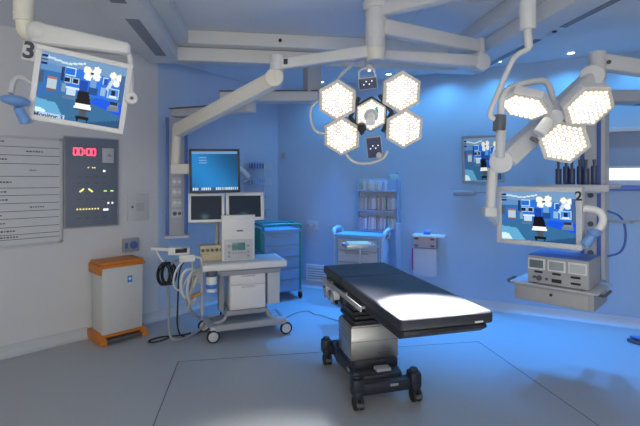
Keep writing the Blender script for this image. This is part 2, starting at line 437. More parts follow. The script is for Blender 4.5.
for f,x,n,s in ((.965,.05,5,.024),(.88,.33,6,.018),(.80,.06,6,.018),(.70,.36,3,.016),(.585,.05,8,.018),(.495,.05,6,.018),(.42,.05,7,.018),(.345,.36,6,.018),(.275,.05,5,.018),(.20,.05,6,.018),(.125,.05,9,.020),(.068,.05,10,.020)):
    tx = MB(); scribble(x, -h/2+.02+hh*f, n, s); tx.build('printed_heading', M_ink, wb)

c, w, h = at_left(.358,.716,1.096,1.978,.002)
cp = thing('theatre_control_panel', 'dark grey flush wall control panel with red digital clock display', 'control panel', c, rzL)
mb = MB(); mb.box((0,-.008,0),(w,.018,h),.004); mb.build('face_plate', M_panel, cp)
mb = MB()
for (x,z,a,b) in ((0,h/2,w+.012,.012),(0,-h/2,w+.012,.012),(-w/2,0,.012,h),(w/2,0,.012,h)): mb.box((x,-.010,z),(a,.024,b),.003)
mb.build('edge_trim', M_grey, cp)
def pu(u, v): return (-w/2+w*u, -h/2+h*v)
# seven segment 00:00
sg = MB(); x0,z0 = pu(.155,.805); dw,dh,th = .034,.064,.0085
for k, off in enumerate((0,.045,.118,.163)):
    xx = x0+off
    for (a,b,cw,chh) in ((dw/2,dh,dw,th),(dw/2,0,dw,th),(0,dh*.75,th,dh*.42),(0,dh*.25,th,dh*.42),(dw,dh*.75,th,dh*.42),(dw,dh*.25,th,dh*.42)):
        sg.box((xx+a,-.0185,z0+b),(cw,.003,chh))
for zz in (.3,.7): sg.box((x0+.0985,-.0185,z0+dh*zz),(.010,.003,.012))
sg.build('clock_digits', M_red, cp)
mb = MB(); x,z = pu(.79,.81); mb.box((x,-.022,z),(.11,.012,.15),.003); mb.build('switch_plate', M_lgrey, cp)
mb = MB(); mb.box((x+.01,-.030,z),(.035,.006,.03),.002); mb.build('switch', M_grey, cp)
for u in (.42,.50,.54): ys = MB(); ys.box((pu(u,.665)[0],-.0185,pu(u,.665)[1]),(.012,.003,.010)); ys.build('indicator_light', M_ledy, cp)
for k,u in enumerate((.30,.46)):
    x,z = pu(u,.41); ys = MB(); ys.box((x,-.0185,z),(.05,.003,.014), rot=Matrix.Rotation(R(40 if k else -40),3,'Y')); ys.build('indicator_light', M_ledy, cp)
for k in range(8): x,z = pu(.22+.055*k,.20); ys = MB(); ys.box((x,-.0185,z),(.012,.003,.014)); ys.build('indicator_light', M_ledy, cp)
for u in (.74,.87): x,z = pu(u,.40); mb = MB(); mb.box((x,-.0185,z),(.03,.003,.012)); mb.build('green_indicator', M_ledg, cp)
for u,v,ww in ((.72,.63,.022),(.80,.26,.016),(.88,.26,.016),(.75,.185,.05)): x,z = pu(u,v); mb = MB(); mb.box((x,-.0185,z),(ww,.003,.02),.001); mb.build('push_button', M_ledw, cp)
for v in (.905,.56,.49,.31,.10):
    for k in range(4): x,z = pu(.25+.16*k,v); mb = MB(); mb.box((x,-.0178,z),(.035,.002,.006)); mb.build('engraved_mark', M_dgrey, cp)

c, w, h = at_left(.785,.95,1.125,1.42,.002)
pq = thing('wall_access_plate', 'white square wall plate with small engraved text beside the control panel', 'wall plate', c, rzL)
mb = MB(); mb.box((0,-.006,0),(w,.014,h),.004); mb.build('plate', mat('plate_paint',(.58,.59,.61),.5), pq)
mb = MB()
for k in range(4): mb.box((.02,-.0135,.03-.022*k),(.085,.002,.008))
mb.build('engraved_text', M_grey, pq)
mb = MB(); mb.cyl((-w*.28,-.010,0),(-w*.28,-.020,0),.012); mb.build('key_lock', M_dgrey, pq)

c, w, h = at_left(.745,.865,.80,.945,.002)
so = thing('wall_socket', 'dark grey wall socket box with blue round outlet above the bin', 'socket', c, rzL)
mb = MB(); mb.box((0,-.025,0),(w,.05,h),.01); mb.build('box', M_grey, so)
mb = MB(); mb.cyl((.02,-.05,0),(.02,-.062,0),.042,bev=.004); mb.box((-.055,-.052,0),(.03,.01,.06),.003); mb.build('outlet', M_bluep, so)

# ------------------------------------------------------------------ bin
bn = thing('clinical_waste_bin', 'off-white pedal waste bin with orange lid and orange base', 'waste bin', (-2.025,4.27,0), R(46))
mb = MB(); mb.box((0,0,.40),(.385,.29,.64),.02,taper=(1.02,1.02)); mb.build('body', M_binw, bn)
mb = MB(); mb.prism([(-.215,-.155),(.215,-.155),(.215,.165),(-.215,.165)],.715,.745,bev=.008)
mb.prism([(-.205,-.14),(.205,-.14),(.205,.155),(-.205,.155)],.742,.772,bev=.012); 
mb.box((-.212,0,.70),(.02,.30,.09),.008); lid = mb.build('lid', M_orange, bn)
mb = MB(); mb.box((0,.0,.065),(.40,.28,.03),.008)
for sx in (-1,1): mb.prism([(-.20,.0),(.18,.0),(.18,.09),(-.08,.10),(-.20,.05)],-.03,.03,M=Matrix(((0,0,1,sx*.195),(1,0,0,0),(0,1,0,0),(0,0,0,1))),bev=.008)
mb.build('base', M_orange, bn)
mb = MB(); mb.box((0,-.175,.035),(.32,.05,.018),.005); mb.build('pedal', M_dgrey, bn)
mb = MB(); mb.box((.06,-.152,.585),(.045,.004,.065),.001); mb.build('sticker', M_label, bn)
mb = MB(); mb.cyl((.06,-.155,.59),(.06,-.1565,.59),.014); mb.build('sticker_symbol', M_white, bn)

# ------------------------------------------------------------------ operating table
ta = R(15.4); tu = Vector((-math.sin(ta), math.cos(ta))); tw_ = Vector((math.cos(ta), math.sin(ta)))
ot = thing('operating_table', 'black operating table with steel column standing in the middle of the room', 'operating table', (.36,3.33,0), ta)
# local: y along the table (far +), near end at y=-1.15, far end +.30
NE, FE = -1.145, .30
def slab(y0, y1, z0, z1, wd, bev): 
    mb = MB(); mb.box((0.010,(y0+y1)/2,(z0+z1)/2),(wd+.014,y1-y0,z1-z0),bev,seg=3); return mb
slab(NE,-.16,.785,.85,.53,.018).build('mattress_back_section', M_vinyl, ot)
slab(-.155,FE,.785,.85,.53,.018).build('mattress_seat_section', M_vinyl, ot)
mb = MB(); mb.prism([(NE+.01,.782),(FE-.02,.782),(FE-.05,.74),(NE+.06,.728),(NE+.004,.765)],-.245,.245,M=Matrix(((0,0,1,0),(1,0,0,0),(0,1,0,0),(0,0,0,1))),bev=.004)
mb.build('tabletop_frame', M_black, ot)
for sx in (-1,1):
    mb = MB(); mb.box((sx*.285,-.26,.755),(.012,.75,.032),.003)
    for y in (-.6,-.26,.08): mb.cyl((sx*.24,y,.755),(sx*.285,y,.755),.010)
    mb.build('side_rail', M_grey, ot)
    mb = MB(); mb.box((sx*.285,.17,.755),(.012,.20,.032),.003); mb.cyl((sx*.24,.17,.755),(sx*.285,.17,.755),.010); mb.build('side_rail', M_steel, ot)
mb = MB(); mb.box((-.27,-.02,.70),(.05,.15,.07),.012); mb.box((-.28,.12,.705),(.04,.10,.05),.01); mb.build('joint_housing', M_lgrey, ot)
for y in (-.07,.03,.13):
    mb = MB(); mb.tube([(-.285,y,.715),(-.315,y-.03,.70),(-.318,y-.09,.665)],.010,smooth=2); mb.build('lever', M_alu, ot)
mb = MB(); mb.cyl((-.295,-.02,.70),(-.312,-.02,.70),.025,bev=.004); mb.build('joint_knob', M_dgrey, ot); mb = MB(); mb.cyl((-.295,.12,.705),(-.312,.12,.705),.02,bev=.004); mb.build('joint_knob', M_dgrey, ot)
mb = MB(); mb.box((.19,NE-.001,.800),(.05,.004,.010)); mb.build('end_tag', M_lgrey, ot)
# shroud under the top (stacked bellows)
mb = MB()
for k in range(8):
    z = .50+.03*k; mb.box((0,.02+.01*k,z),(.30-.014*(k%2)+.02*(k>4),.36-.014*(k%2)-.012*k,.031),.012)
mb.build('bellows', M_black, ot)
mb = MB(); mb.box((0,.08,.72),(.40,.42,.05),.02); mb.box((-.17,.08,.66),(.09,.28,.11),.025); mb.box((.17,.08,.66),(.06,.28,.10),.02); mb.build('tilt_carriage', M_black, ot)
mb = MB(); mb.box((0,-.03,.355),(.375,.30,.24),.010); mb.box((0,-.03,.480),(.36,.285,.012),.004); mb.build('column_cover', M_steel, ot)
mb = MB(); mb.box((0,-.03,.37),(.3762,.3012,.003)); mb.box((.07,-.181,.28),(.10,.003,.002)); mb.build('column_seam', M_dgrey, ot)
# base
mb = MB()
mb.prism([(-.15,-.33),(.15,-.33),(.17,-.20),(.20,.15),(.17,.40),(-.17,.40),(-.20,.15),(-.17,-.20)],.10,.19,bev=.025)
mb.box((0,.02,.21),(.34,.46,.06),.014)
mb.box((0,-.36,.125),(.46,.08,.085),.025); mb.box((0,.36,.125),(.46,.08,.085),.025)
mb.build('base', M_cast, ot)
mb = MB(); mb.box((.02,-.265,.200),(.11,.07,.022),.006); mb.build('pedal', M_grey, ot)
mb = MB(); mb.box((-.19,-.12,.155),(.006,.05,.02)); mb.box((.05,-.402,.14),(.06,.004,.016)); mb.build('base_badge', M_grey, ot)
for sx in (-1,1):
    for sy in (-.37,.37):
        mb = MB(); mb.box((sx*.215,sy,.15),(.085,.10,.12),.028); mb.cyl((sx*.215,sy,.20),(sx*.215,sy,.225),.028,bev=.006); mb.box((sx*.215,sy-.02,.10),(.055,.07,.06),.015)
        cst = mb.build('castor', M_cast, ot)
        mb = MB()
        for dx in (-.02,.02): mb.cyl((sx*.215+dx-.012,sy-.025,.047),(sx*.215+dx+.012,sy-.025,.047),.047,bev=.008)
        mb.build('wheel', M_rubber, cst)
        mb = MB(); mb.box((sx*.215,sy-.075,.055),(.05,.03,.022),.006); mb.build('brake_pedal', M_dgrey, cst)

# ------------------------------------------------------------------ anaesthesia machine
an = thing('anaesthesia_machine', 'white wheeled anaesthesia machine with worktop, drawers and two screens', 'anaesthesia machine', (-.80,4.396,0), R(20))
mb = MB(); mb.box((0,0,.715),(.83,.46,.065),.018,seg=3); mb.build('worktop', M_white, an)
mb = MB(); mb.box((0.0,.0,.749),(.74,.38,.006),.002); mb.build('worktop_mat', M_lgrey, an)
mb = MB(); mb.box((.03,.02,.655),(.66,.36,.055),.008); mb.box((.06,-.17,.645),(.60,.02,.045),.004); mb.build('underframe', M_grey, an)
mb = MB(); mb.box((.03,.02,.45),(.36,.34,.36),.012); mb.build('cabinet', M_white, an)
for (z,h) in ((.575,.10),(.40,.235)):
    mb = MB(); mb.box((.03,-.158,z),(.345,.02,h),.006); d = mb.build('drawer', M_white, an)
    mb = MB(); mb.box((.03,-.172,z+h/2-.018),(.14,.012,.012),.003); mb.build('drawer_handle', M_lgrey, d)
mb = MB(); mb.box((.30,.04,.46),(.13,.34,.34),.01); mb.build('side_pod', M_lgrey, an)
mb = MB(); mb.box((-.21,.06,.44),(.05,.16,.42),.01); mb.build('pillar', M_grey, an)
mb = MB(); mb.box((.03,.02,.24),(.42,.32,.05),.012); mb.build('underbody', M_grey, an)
# wheel base
mb = MB(); mb.beam((-.30,-.20,.135),(.40,-.20,.135),.075,.06,.014); mb.box((.05,-.01,.135),(.70,.36,.022),.008)
mb.tube([(-.31,-.20,.13),(-.33,-.05,.14),(-.36,.14,.13)],.030,smooth=2); mb.tube([(.40,-.20,.13),(.40,0,.14),(.40,.18,.13)],.028,smooth=2)
mb.tube([(-.34,-.10,.14),(-.20,-.10,.155),(-.16,-.06,.24)],.018,smooth=2); mb.tube([(.22,-.14,.24),(.25,-.16,.17),(.38,-.18,.15)],.018,smooth=2)
mb.tube([(-.36,.15,.135),(-.1,.18,.135),(.40,.18,.135)],.026,smooth=1)
mb.build('wheel_base', mat('wheel_base_grey',(.36,.38,.41),.45), an)
for (x,y) in ((-.315,-.20),(.405,-.20),(-.37,.15),(.405,.18)):
    mb = MB(); mb.box((x,y,.125),(.05,.06,.05),.012); mb.cyl((x,y,.10),(x,y,.14),.02); cs = mb.build('castor', M_lgrey, an)
    mb = MB(); mb.use(M_rubber); mb.cyl((x-.016,y-.02,.062),(x+.016,y-.02,.062),.062,bev=.008,seg=28) if False else mb.cyl((x,y-.036,.062),(x,y-.004,.062),.062,bev=.008,seg=28)
    mb.build('tyre', M_rubber, cs)
    mb = MB(); mb.cyl((x,y-.040,.062),(x,y-.002,.062),.046,bev=.004,seg=24); mb.cyl((x,y-.046,.062),(x,y-.038,.062),.014); mb.build('wheel_disc', M_lgrey, cs)
# ventilator unit
mb = MB(); mb.box((-.055,.02,.98),(.33,.24,.46),.014); mb.box((-.055,.02,1.19),(.34,.25,.04),.012); mb.build('ventilator_body', M_white, an)
mb = MB(); mb.box((-.055,-.103,.865),(.285,.012,.20),.006); mb.build('ventilator_panel', M_lgrey, an)
mb = MB(); mb.box((-.055,-.112,.895),(.13,.008,.075),.003); mb.build('ventilator_display', mat('lcd_green',(.06,.14,.16),.2,emit=(.10,.30,.25),estr=.15), an)
for x in (-.15,.04):
    for z in (.80,.84,.90): mb = MB(); mb.cyl((x,-.108,z),(x,-.122,z),.012); mb.build('control_knob', M_grey, an)
for k in range(5): mb = MB(); mb.box((-.11+.028*k,-.112,.83),(.018,.008,.012),.002); mb.build('button', M_grey, an)
mb = MB(); mb.box((-.04,-.102,1.05),(.06,.004,.014)); mb.build('badge', M_dgrey, an)
# twin screens
def sub_monitor(x, y, z, w, h, rz, bez, name):
    Mx = Matrix.Translation((x,y,z)) @ Matrix.Rotation(rz,4,'Z') @ Matrix.Rotation(R(-6),4,'X')
    mb = MB(Mx); mb.box((0,.03,0),(w,.05,h),.012)
    for (a,b,c_,d) in ((0,h/2-bez/2,w,bez),(0,-h/2+bez/2,w,bez),(-w/2+bez/2,0,bez,h-2*bez),(w/2-bez/2,0,bez,h-2*bez)): mb.box((a,.002,b),(c_,.02,d),.004)
    o = mb.build(name, M_white, an)
    s = screen(w-2*bez+.002, h-2*bez+.002, glass_pic, o, y=.002, nx=24, ny=16, estr=1.)
    s.data.transform(Mx)
sub_monitor(-.362,-.05,1.285,.345,.285,R(-5),.026,'left_display')
sub_monitor(.022,-.04,1.29,.39,.285,R(2),.032,'right_display')
mb = MB(); mb.box((-.34,.04,1.13),(.10,.06,.03),.006); mb.cyl((-.25,.06,.75),(-.25,.06,1.16),.02); mb.box((-.28,.05,1.14),(.15,.05,.03),.008); mb.box((.0,.05,1.22),(.12,.06,.06),.01); mb.build('display_bracket', M_grey, an)
# flowmeter bank left of the ventilator
mb = MB(); mb.box((-.305,.06,.86),(.23,.16,.09),.012); mb.box((-.305,.06,.79),(.20,.14,.08),.01); mb.build('vaporiser_bank', M_yel, an)
for k in range(5):
    mb = MB(); mb.cyl((-.395+.045*k,-.02,.86),(-.395+.045*k,-.04,.86),.016,bev=.003); mb.build('vaporiser_knob', M_dgrey, an)
# left-hand breathing system
mb = MB(); mb.cyl((-.40,-.02,.22),(-.40,-.02,.74),.016); mb.box((-.40,-.02,.67),(.10,.10,.05),.012); mb.box((-.44,.02,.60),(.09,.10,.14),.02); mb.build('breathing_block', M_lgrey, an)
mb = MB(); mb.cyl((-.33,-.21,.49),(-.33,-.21,.64),.050,bev=.010); ab = mb.build('absorber_canister', M_white, an)
mb = MB(); mb.cyl((-.33,-.21,.64),(-.33,-.21,.69),.056,bev=.010); mb.build('canister_cap', M_dgrey, ab)
mb = MB(); mb.cyl((-.33,-.21,.525),(-.33,-.21,.565),.0512); mb.build('canister_label', M_label, ab)
mb = MB(); mb.box((-.47,-.09,.44),(.11,.05,.035),.01,rot=Matrix.Rotation(R(-20),3,'Y')); mb.box((-.54,-.10,.41),(.05,.04,.04),.01); mb.build('orange_clamp', mat('amber_clamp',(.55,.30,.05),.5), an)
def hose(pts, r, m, name, corr=False, smooth=3):
    mb = MB(); mb.tube(pts, r, smooth=smooth, seg=8, rfun=(lambda t: r*(1+.12*math.sin(t*260))) if corr else None); return mb.build(name, m, an)
hose([(-.44,-.08,.66),(-.56,-.14,.72),(-.62,-.16,.60),(-.58,-.16,.42),(-.50,-.14,.50),(-.46,-.10,.62)],.016,M_pale,'breathing_hose')
hose([(-.42,-.06,.68),(-.52,-.20,.70),(-.56,-.22,.52),(-.52,-.18,.36),(-.47,-.12,.42)],.013,M_pale,'breathing_hose')
hose([(-.44,.0,.62),(-.52,-.06,.58),(-.55,-.05,.40),(-.50,-.02,.24),(-.42,.03,.17)],.015,M_hose,'breathing_hose')
hose([(-.60,.02,.78),(-.70,-.02,.76),(-.73,-.03,.60),(-.71,-.03,.35),(-.72,-.05,.06),(-.64,-.08,.014),(-.5,.02,.014),(-.38,.10,.06),(-.36,.1,.14)],.013,M_hose,'hose')
hose([(-.55,.0,.78),(-.62,-.02,.70),(-.63,-.03,.40),(-.64,-.02,.10),(-.58,-.03,.014),(-.44,.06,.014),(-.33,.2,.014),(-.2,.22,.06),(-.2,.12,.2)],.008,M_rubber,'cable')
hose([(-.71,-.04,.04),(-.84,-.06,.012),(-.92,.02,.012),(-.78,.10,.012),(-.62,.06,.012),(-.50,.10,.012)],.008,M_rubber,'cable')
# side monitor module on an arm
mb = MB(); mb.tube([(-.40,-.02,.74),(-.42,-.02,.80),(-.60,.0,.80)],.014,smooth=1); mb.box((-.62,.0,.865),(.20,.10,.075),.012,rot=Matrix.Rotation(R(4),3,'Y')); mb.box((-.545,-.05,.80),(.15,.09,.07),.014)
mb.build('monitor_module', M_white, an)
mb = MB(); mb.box((-.60,-.053,.875),(.11,.006,.045),.002); mb.build('module_screen', M_scr, an)
mb = MB(); mb.beam((-.70,.02,.88),(-.87,.05,.895),.05,.03,.008,w2=.07); mb.tube([(-.83,.05,.88),(-.78,.02,.78),(-.74,.0,.74)],.009,smooth=1); mb.build('module_arm', M_white, an)
mb = MB()
for k in range(6):
    cx_,cz_,rx,rz_ = -.765+.012*k,.655+.008*math.sin(k*2.1),.055+.004*(k%3),.10+.008*(k%2)
    mb.tube([(cx_+rx*math.cos(2*PI*j/20),-.02+.012*k-.04,cz_+rz_*math.sin(2*PI*j/20)) for j in range(21)],.008,seg=6)
mb.tube([(-.74,-.0,.78),(-.75,-.03,.74),(-.76,-.04,.72)],.006,seg=6)
mb.build('cable_coil', M_rubber, an)
hose([(-.58,-.08,.78),(-.66,-.14,.70),(-.68,-.12,.55),(-.60,-.10,.48),(-.56,-.12,.60),(-.50,-.12,.68)],.009,M_white,'cable')
hose([(-.50,-.08,.78),(-.49,-.16,.60),(-.545,-.17,.34),(-.53,-.15,.30)],.007,M_ledy if False else M_yel,'cable')

# ------------------------------------------------------------------ ceiling mount in the middle
HX, HYY = .44, 3.40
hub = thing('ceiling_arm_mount', 'cream ceiling column with radiating arms above the operating table', 'ceiling mount', (HX,HYY,3.0))
def L3(p): return Vector(p)-Vector((HX,HYY,3.0))
mb = MB(); mb.cyl((0,0,.05),(0,0,-.40),.080,bev=.006,seg=28); mb.cyl((0,0,-.03),(0,0,-.09),.10,bev=.008,seg=28)
for z in (-.16,-.30): mb.cyl((0,0,z),(0,0,z-.012),.084,seg=28)
mb.build('column', M_arm, hub)
mb = MB(); mb.cyl((0,0,-.40),(0,0,-.50),.088,.070,bev=.012,seg=28); mb.build('column_cap', M_cream, hub)
jA = P(277,66,3.5)
mb = MB(); mb.beam(L3((HX-.05,HYY,2.575)), L3((jA.x,jA.y,2.50)), .09,.10,.02,w2=.075,h2=.085); mb.cyl(L3((jA.x,jA.y,2.58)),L3((jA.x,jA.y,2.45)),.06,bev=.01); mb.build('monitor_boom', M_arm, hub)
mb = MB(); mb.box(L3((jA.x+.075,jA.y-.046,2.515)),(.035,.012,.045),.003); mb.build('boom_stop', M_black, hub)
jB = Vector((1.41,3.82,2.75))
mb = MB(); mb.beam(L3((HX+.05,HYY,2.77)), L3(jB), .11,.13,.025,w2=.10,h2=.11); mb.build('light_boom', M_arm, hub)
mb = MB(); mb.cyl(L3(jB+Vector((.02,0,.07))),L3(jB+Vector((.02,0,-.22))),.045,bev=.01); mb.build('boom_joint', M_arm, hub)
jD = Vector((1.36,2.80,2.90))
mb = MB(); mb.beam(L3((HX+.04,HYY-.02,2.90)), L3(jD), .09,.10,.02); mb.build('light_boom', M_arm, hub)
mb = MB(); mb.cyl(L3(jD+Vector((0,0,.05))),L3((jD.x,jD.y,2.54)),.052,bev=.008); mb.cyl(L3((jD.x,jD.y,2.54)),L3((jD.x+.01,jD.y,2.42)),.026); mb.build('drop_tube', M_arm, hub)
mb = MB(); mb.cyl(L3((1.12,2.93,2.845)),L3((1.12,2.93,2.855)),.015); mb.build('bolt', M_black, hub)

# LED surgical lamps ------------------------------------------------
def hexpoly(r, a0=0.): return [(r*math.cos(a0+k*PI/3), r*math.sin(a0+k*PI/3)) for k in range(6)]
def pod(parent, cx_, cy_, r, a0, tilt=None, rings=4, mcase=M_arm, seed=0):
    # local head frame: x right, z up, -y front
    rnd = random.Random(seed)
    Mp = Matrix.Translation((cx_,0,cy_)) @ (tilt.to_4x4() if tilt is not None else Matrix.Identity(4)) @ FRONT
    mb = MB(Mp); mb.prism(hexpoly(r,a0), -.055, .0, bev=.008); mb.prism(hexpoly(r*.72,a0), -.085, -.05, bev=.012); o = mb.build('lamp_pod', mcase, parent)
    mb = MB(Mp); mb.prism(hexpoly(r*.93,a0), .0, .004); 
    mb.build('cover_glass', M_lampback, o)
    mb = MB(Mp); s = r*.93*.866/(rings+.35)
    for q in range(-rings, rings+1):
        for w_ in range(-rings, rings+1):
            if abs(q+w_) > rings: continue
            x = s*(q+w_*.5); y = s*w_*.866
            ca_, sa_ = math.cos(a0+PI/6*0), math.sin(a0+PI/6*0)
            x, y = x*ca_-y*sa_, x*sa_+y*ca_
            edge = max(abs(q),abs(w_),abs(q+w_))
            k = rnd.random()
            m = M_lens[1] if edge == rings and k < .42 else M_lens[0] if k < .70 else M_lens[2] if k < .82 else M_lens[3] if k < .9 else M_lens[1]
            mb.use(m); mb.cyl((x,y,.003),(x,y,.010),s*.41,s*.33,seg=10)
    mb.build('led_lenses', None, o)
    return o
# lamp over the table
l1c = P(371,115,3.2)
l1 = thing('surgical_light', 'lit surgical lamp with five hexagonal LED pods over the operating table', 'surgical light', l1c, rot=facing((1,.02,.16),(-.07,-.92,-.36)), group=None)
sp = .262
for i,(a) in enumerate((None,30,-30,150,210)):
    x,z = (0,0) if a is None else (sp*math.cos(R(a)), sp*math.sin(R(a)))
    rad = .134 if a is None else .158
    til = None if a is None else Matrix.Rotation(R(6)*(1 if math.cos(R(a))>0 else -1),3,'Z')
    pod(l1, x*1.05, z*1.05, rad, R(22), tilt=til, mcase=(M_black if a is None else M_arm), seed=i)
mb = MB()
for a in (30,-30,150,210): mb.beam((.03*math.cos(R(a)),.05,.03*math.sin(R(a))),(sp*math.cos(R(a)),.05,sp*math.sin(R(a))),.05,.05,.01)
for a in (30,-30,150,210):
    x,z = .135*math.cos(R(a)), .135*math.sin(R(a)); t = Vector((-math.sin(R(a)),0,math.cos(R(a))))*.085
    mb.beam(Vector((x,.006,z))-t, Vector((x,.006,z))+t, .022,.03,.004)
mb.build('spider_frame', M_black, l1)
mb = MB(); mb.cyl((0,-.01,0),(0,-.03,0),.052,bev=.006); mb.build('camera_mount', M_lgrey, l1)
mb = MB(); mb.cyl((0,-.03,0),(-.012,-.15,-.012),.030,.034,bev=.008); mb.build('sterile_handle', M_white, l1)
mb = MB(); mb.cyl((-.075,-.01,-.075),(-.078,-.06,-.080),.034,bev=.006); mb.build('camera_lens', M_black, l1)
mb = MB(); mb.box((.045,-.008,.03),(.02,.008,.05),.003); mb.build('green_marking', mat('green_marking',(.05,.45,.28),.4), l1)
for (z,hh_,ww) in ((.235,.09,.14),(-.255,.17,.12)):
    mb = MB(); mb.box((0,.015,z),(ww,.035,hh_),.008); cpn = mb.build('control_panel', M_lgrey, l1)
    mb = MB(); mb.box((0,-.005,z),(ww-.012,.008,hh_-.012),.003); mb.build('keypad', mat('keypad_navy',(.05,.07,.14),.35), cpn)
    mb = MB()
    for k in range(4): mb.cyl((-.03+.02*k,-.009,z+.02*((k%2)-.2)),(-.03+.02*k,-.012,z+.02*((k%2)-.2)),.005,seg=8)
    mb.build('keypad_lights', M_ledw, cpn)
mb = MB(); mb.tube([(-.06,.02,.26),(-.055,.0,.345),(.055,.0,.345),(.06,.02,.26)],.008,smooth=1); mb.build('grab_loop', M_lgrey, l1)
mb = MB(); mb.box((.02,-.005,.325),(.022,.01,.014),.002); mb.build('indicator', M_ledw, l1)
mb = MB(); mb.cyl((.03,-.01,-.315),(.03,-.04,-.315),.024,bev=.005); mb.build('knob', M_lgrey, l1)
mb = MB(); mb.tube([(-.30,.03,-.10),(-.40,.0,-.10),(-.45,.0,-.05),(-.46,.03,.06),(-.43,.05,.13),(-.30,.06,.16)],.011,smooth=2); mb.build('grab_rail', M_lgrey, l1)
mb = MB(); mb.tube([(-.24,.03,-.26),(-.18,.0,-.36),(-.06,.0,-.385),(.06,.0,-.36),(.10,.02,-.30)],.010,smooth=2); mb.build('grab_rail', M_cream, l1)
# yoke tube from lamp back up to the spring arm (in head frame)
inv1 = (Matrix.Translation(l1c) @ Euler(l1.rotation_euler).to_matrix().to_4x4()).inverted()
yend = Vector((HX-.02,3.30,2.48)) 
mb = MB(); mb.tube([(0,.07,0),(-.10,.14,.05),(-.24,.16,.16), inv1 @ P(334,83,3.38), inv1 @ P(348,68,3.45), inv1 @ P(362,57,3.52)],.013,smooth=2); mb.build('yoke', M_lgrey, l1)
# spring arm that carries it
sa = thing('spring_arm', 'grey spring arm folded under the upper ceiling boom right of the column', 'spring arm', (jB.x+.02,jB.y,2.58))
Z0 = Vector(sa.location)
mb = MB(); mb.beam(Vector((0,0,.03)), Vector((.46,3.56,2.60))-Z0, .115,.115,.03,w2=.09,h2=.09); mb.build('arm', M_arm, sa)
mb = MB(); mb.cyl((0,-.07,.02),(0,.07,.02),.075,bev=.012,seg=28); mb.build('arm_knuckle', M_arm, sa)
mb = MB(); mb.cyl(Vector((.43,3.56,2.64))-Z0, Vector((.40,3.55,2.46))-Z0,.04,bev=.01); mb.build('arm_end', M_arm, sa)

# lamp on the right
l2c = P(554,119,2.8)
l2 = thing('surgical_light', 'lit surgical lamp with three hexagonal LED pods at the right', 'surgical light', l2c, rot=facing((1,-.18,.08),(-.36,-.64,-.66)))
for i,(a,tz,tx_) in enumerate(((157,-10,26),(30,20,-2),(296,4,-16))):
    x,z = .205*math.cos(R(a)), .205*math.sin(R(a))
    til = Matrix.Rotation(R(tz),3,'Z') @ Matrix.Rotation(R(tx_),3,'X')
    pod(l2, x, z, (.172,.160,.168)[i], R(-8), tilt=til, seed=20+i)
mb = MB()
for a in (157,30,296): mb.beam((0,.06,0),(.2*math.cos(R(a)),.075,.2*math.sin(R(a))),.06,.05,.012)
mb.cyl((0,.0,0.01),(0,.10,.01),.06,bev=.012); mb.build('spider_frame', M_arm, l2)
mb = MB(); mb.cyl((-.03,-.01,.0),(-.08,-.10,-.055),.034,.04,bev=.008); mb.build('sterile_handle', M_white, l2)
mb = MB(); mb.cyl((-.095,-.115,-.08),(-.105,-.13,-.095),.028,bev=.005); mb.build('camera_lens', M_dgrey, l2)
inv2 = (Matrix.Translation(l2c) @ Euler(l2.rotation_euler).to_matrix().to_4x4()).inverted()
mb = MB(); mb.tube([inv2 @ q for q in (P(556,112,2.92),P(552,95,2.92),P(547,80,2.90),P(530,82,2.86),P(511,87,2.82),P(502,95,2.80),P(500,118,2.80))],.022,smooth=2,seg=12); mb.build('yoke', M_arm, l2)
mb = MB(); a_ = inv2 @ P(500,115,2.80); b_ = inv2 @ P(499,131,2.80); mb.cyl(a_,b_,.04,bev=.006); mb.build('yoke_joint', M_dgrey, l2)
mb = MB(); a_ = inv2 @ P(501,129,2.80); b_ = inv2 @ P(500,158,2.80); mb.cyl(a_,b_,.032,.028,bev=.006); mb.build('joint_cover', M_lgrey, l2)
mb = MB(); mb.tube([inv2 @ q for q in (Vector((1.37,2.80,2.43)),P(529,49,2.80),P(515,55,2.80),P(507,72,2.80),P(493,104,2.80),P(489,116,2.80),P(494,119,2.80),P(500,119,2.80))],.018,smooth=2,seg=12); mb.build('down_tube', M_arm, l2)

# ------------------------------------------------------------------ monitor 1 + spring arm
s1 = thing('spring_arm', 'cream spring arm sloping down left to the blue desktop monitor', 'spring arm', (jA.x,jA.y,2.50))
Z0 = Vector(s1.location)
e1 = P(177,131,4.12); e2 = P(175.5,168,4.12)
mb = MB(); mb.cyl((0,0,-.05),(0,0,-.14),.055,bev=.012); mb.cyl((-.02,-.05,-.11),(-.02,.05,-.11),.075,bev=.012,seg=28); mb.build('arm_knuckle', M_cream, s1)
mb = MB(); mb.beam(Vector((0,0,-.11)), e1-Z0, .12,.13,.032,w2=.11,h2=.13); mb.build('arm', M_cream, s1)
mb = MB(); mb.cyl(e1-Z0+Vector((0,0,.04)), e2-Z0, .042,bev=.01); mb.build('drop_tube', M_cream, s1)
mb = MB(); mb.box(e2-Z0+Vector((.055,0,-.01)),(.18,.10,.10),.02); mb.build('wrist', M_cream, s1)
m1c = P(215,171,4.10)
m1 = thing('monitor', 'beige-cased monitor with blue desktop hanging above the anaesthesia machine', 'monitor', m1c, rot=facing((1,.28,.02),(.27,-1,-.02)))
monitor(m1, .47,.42,.022, desk_pic, M_yel if False else mat('monitor_beige',(.62,.60,.52),.45), M_black, depth=.06, estr=1.)

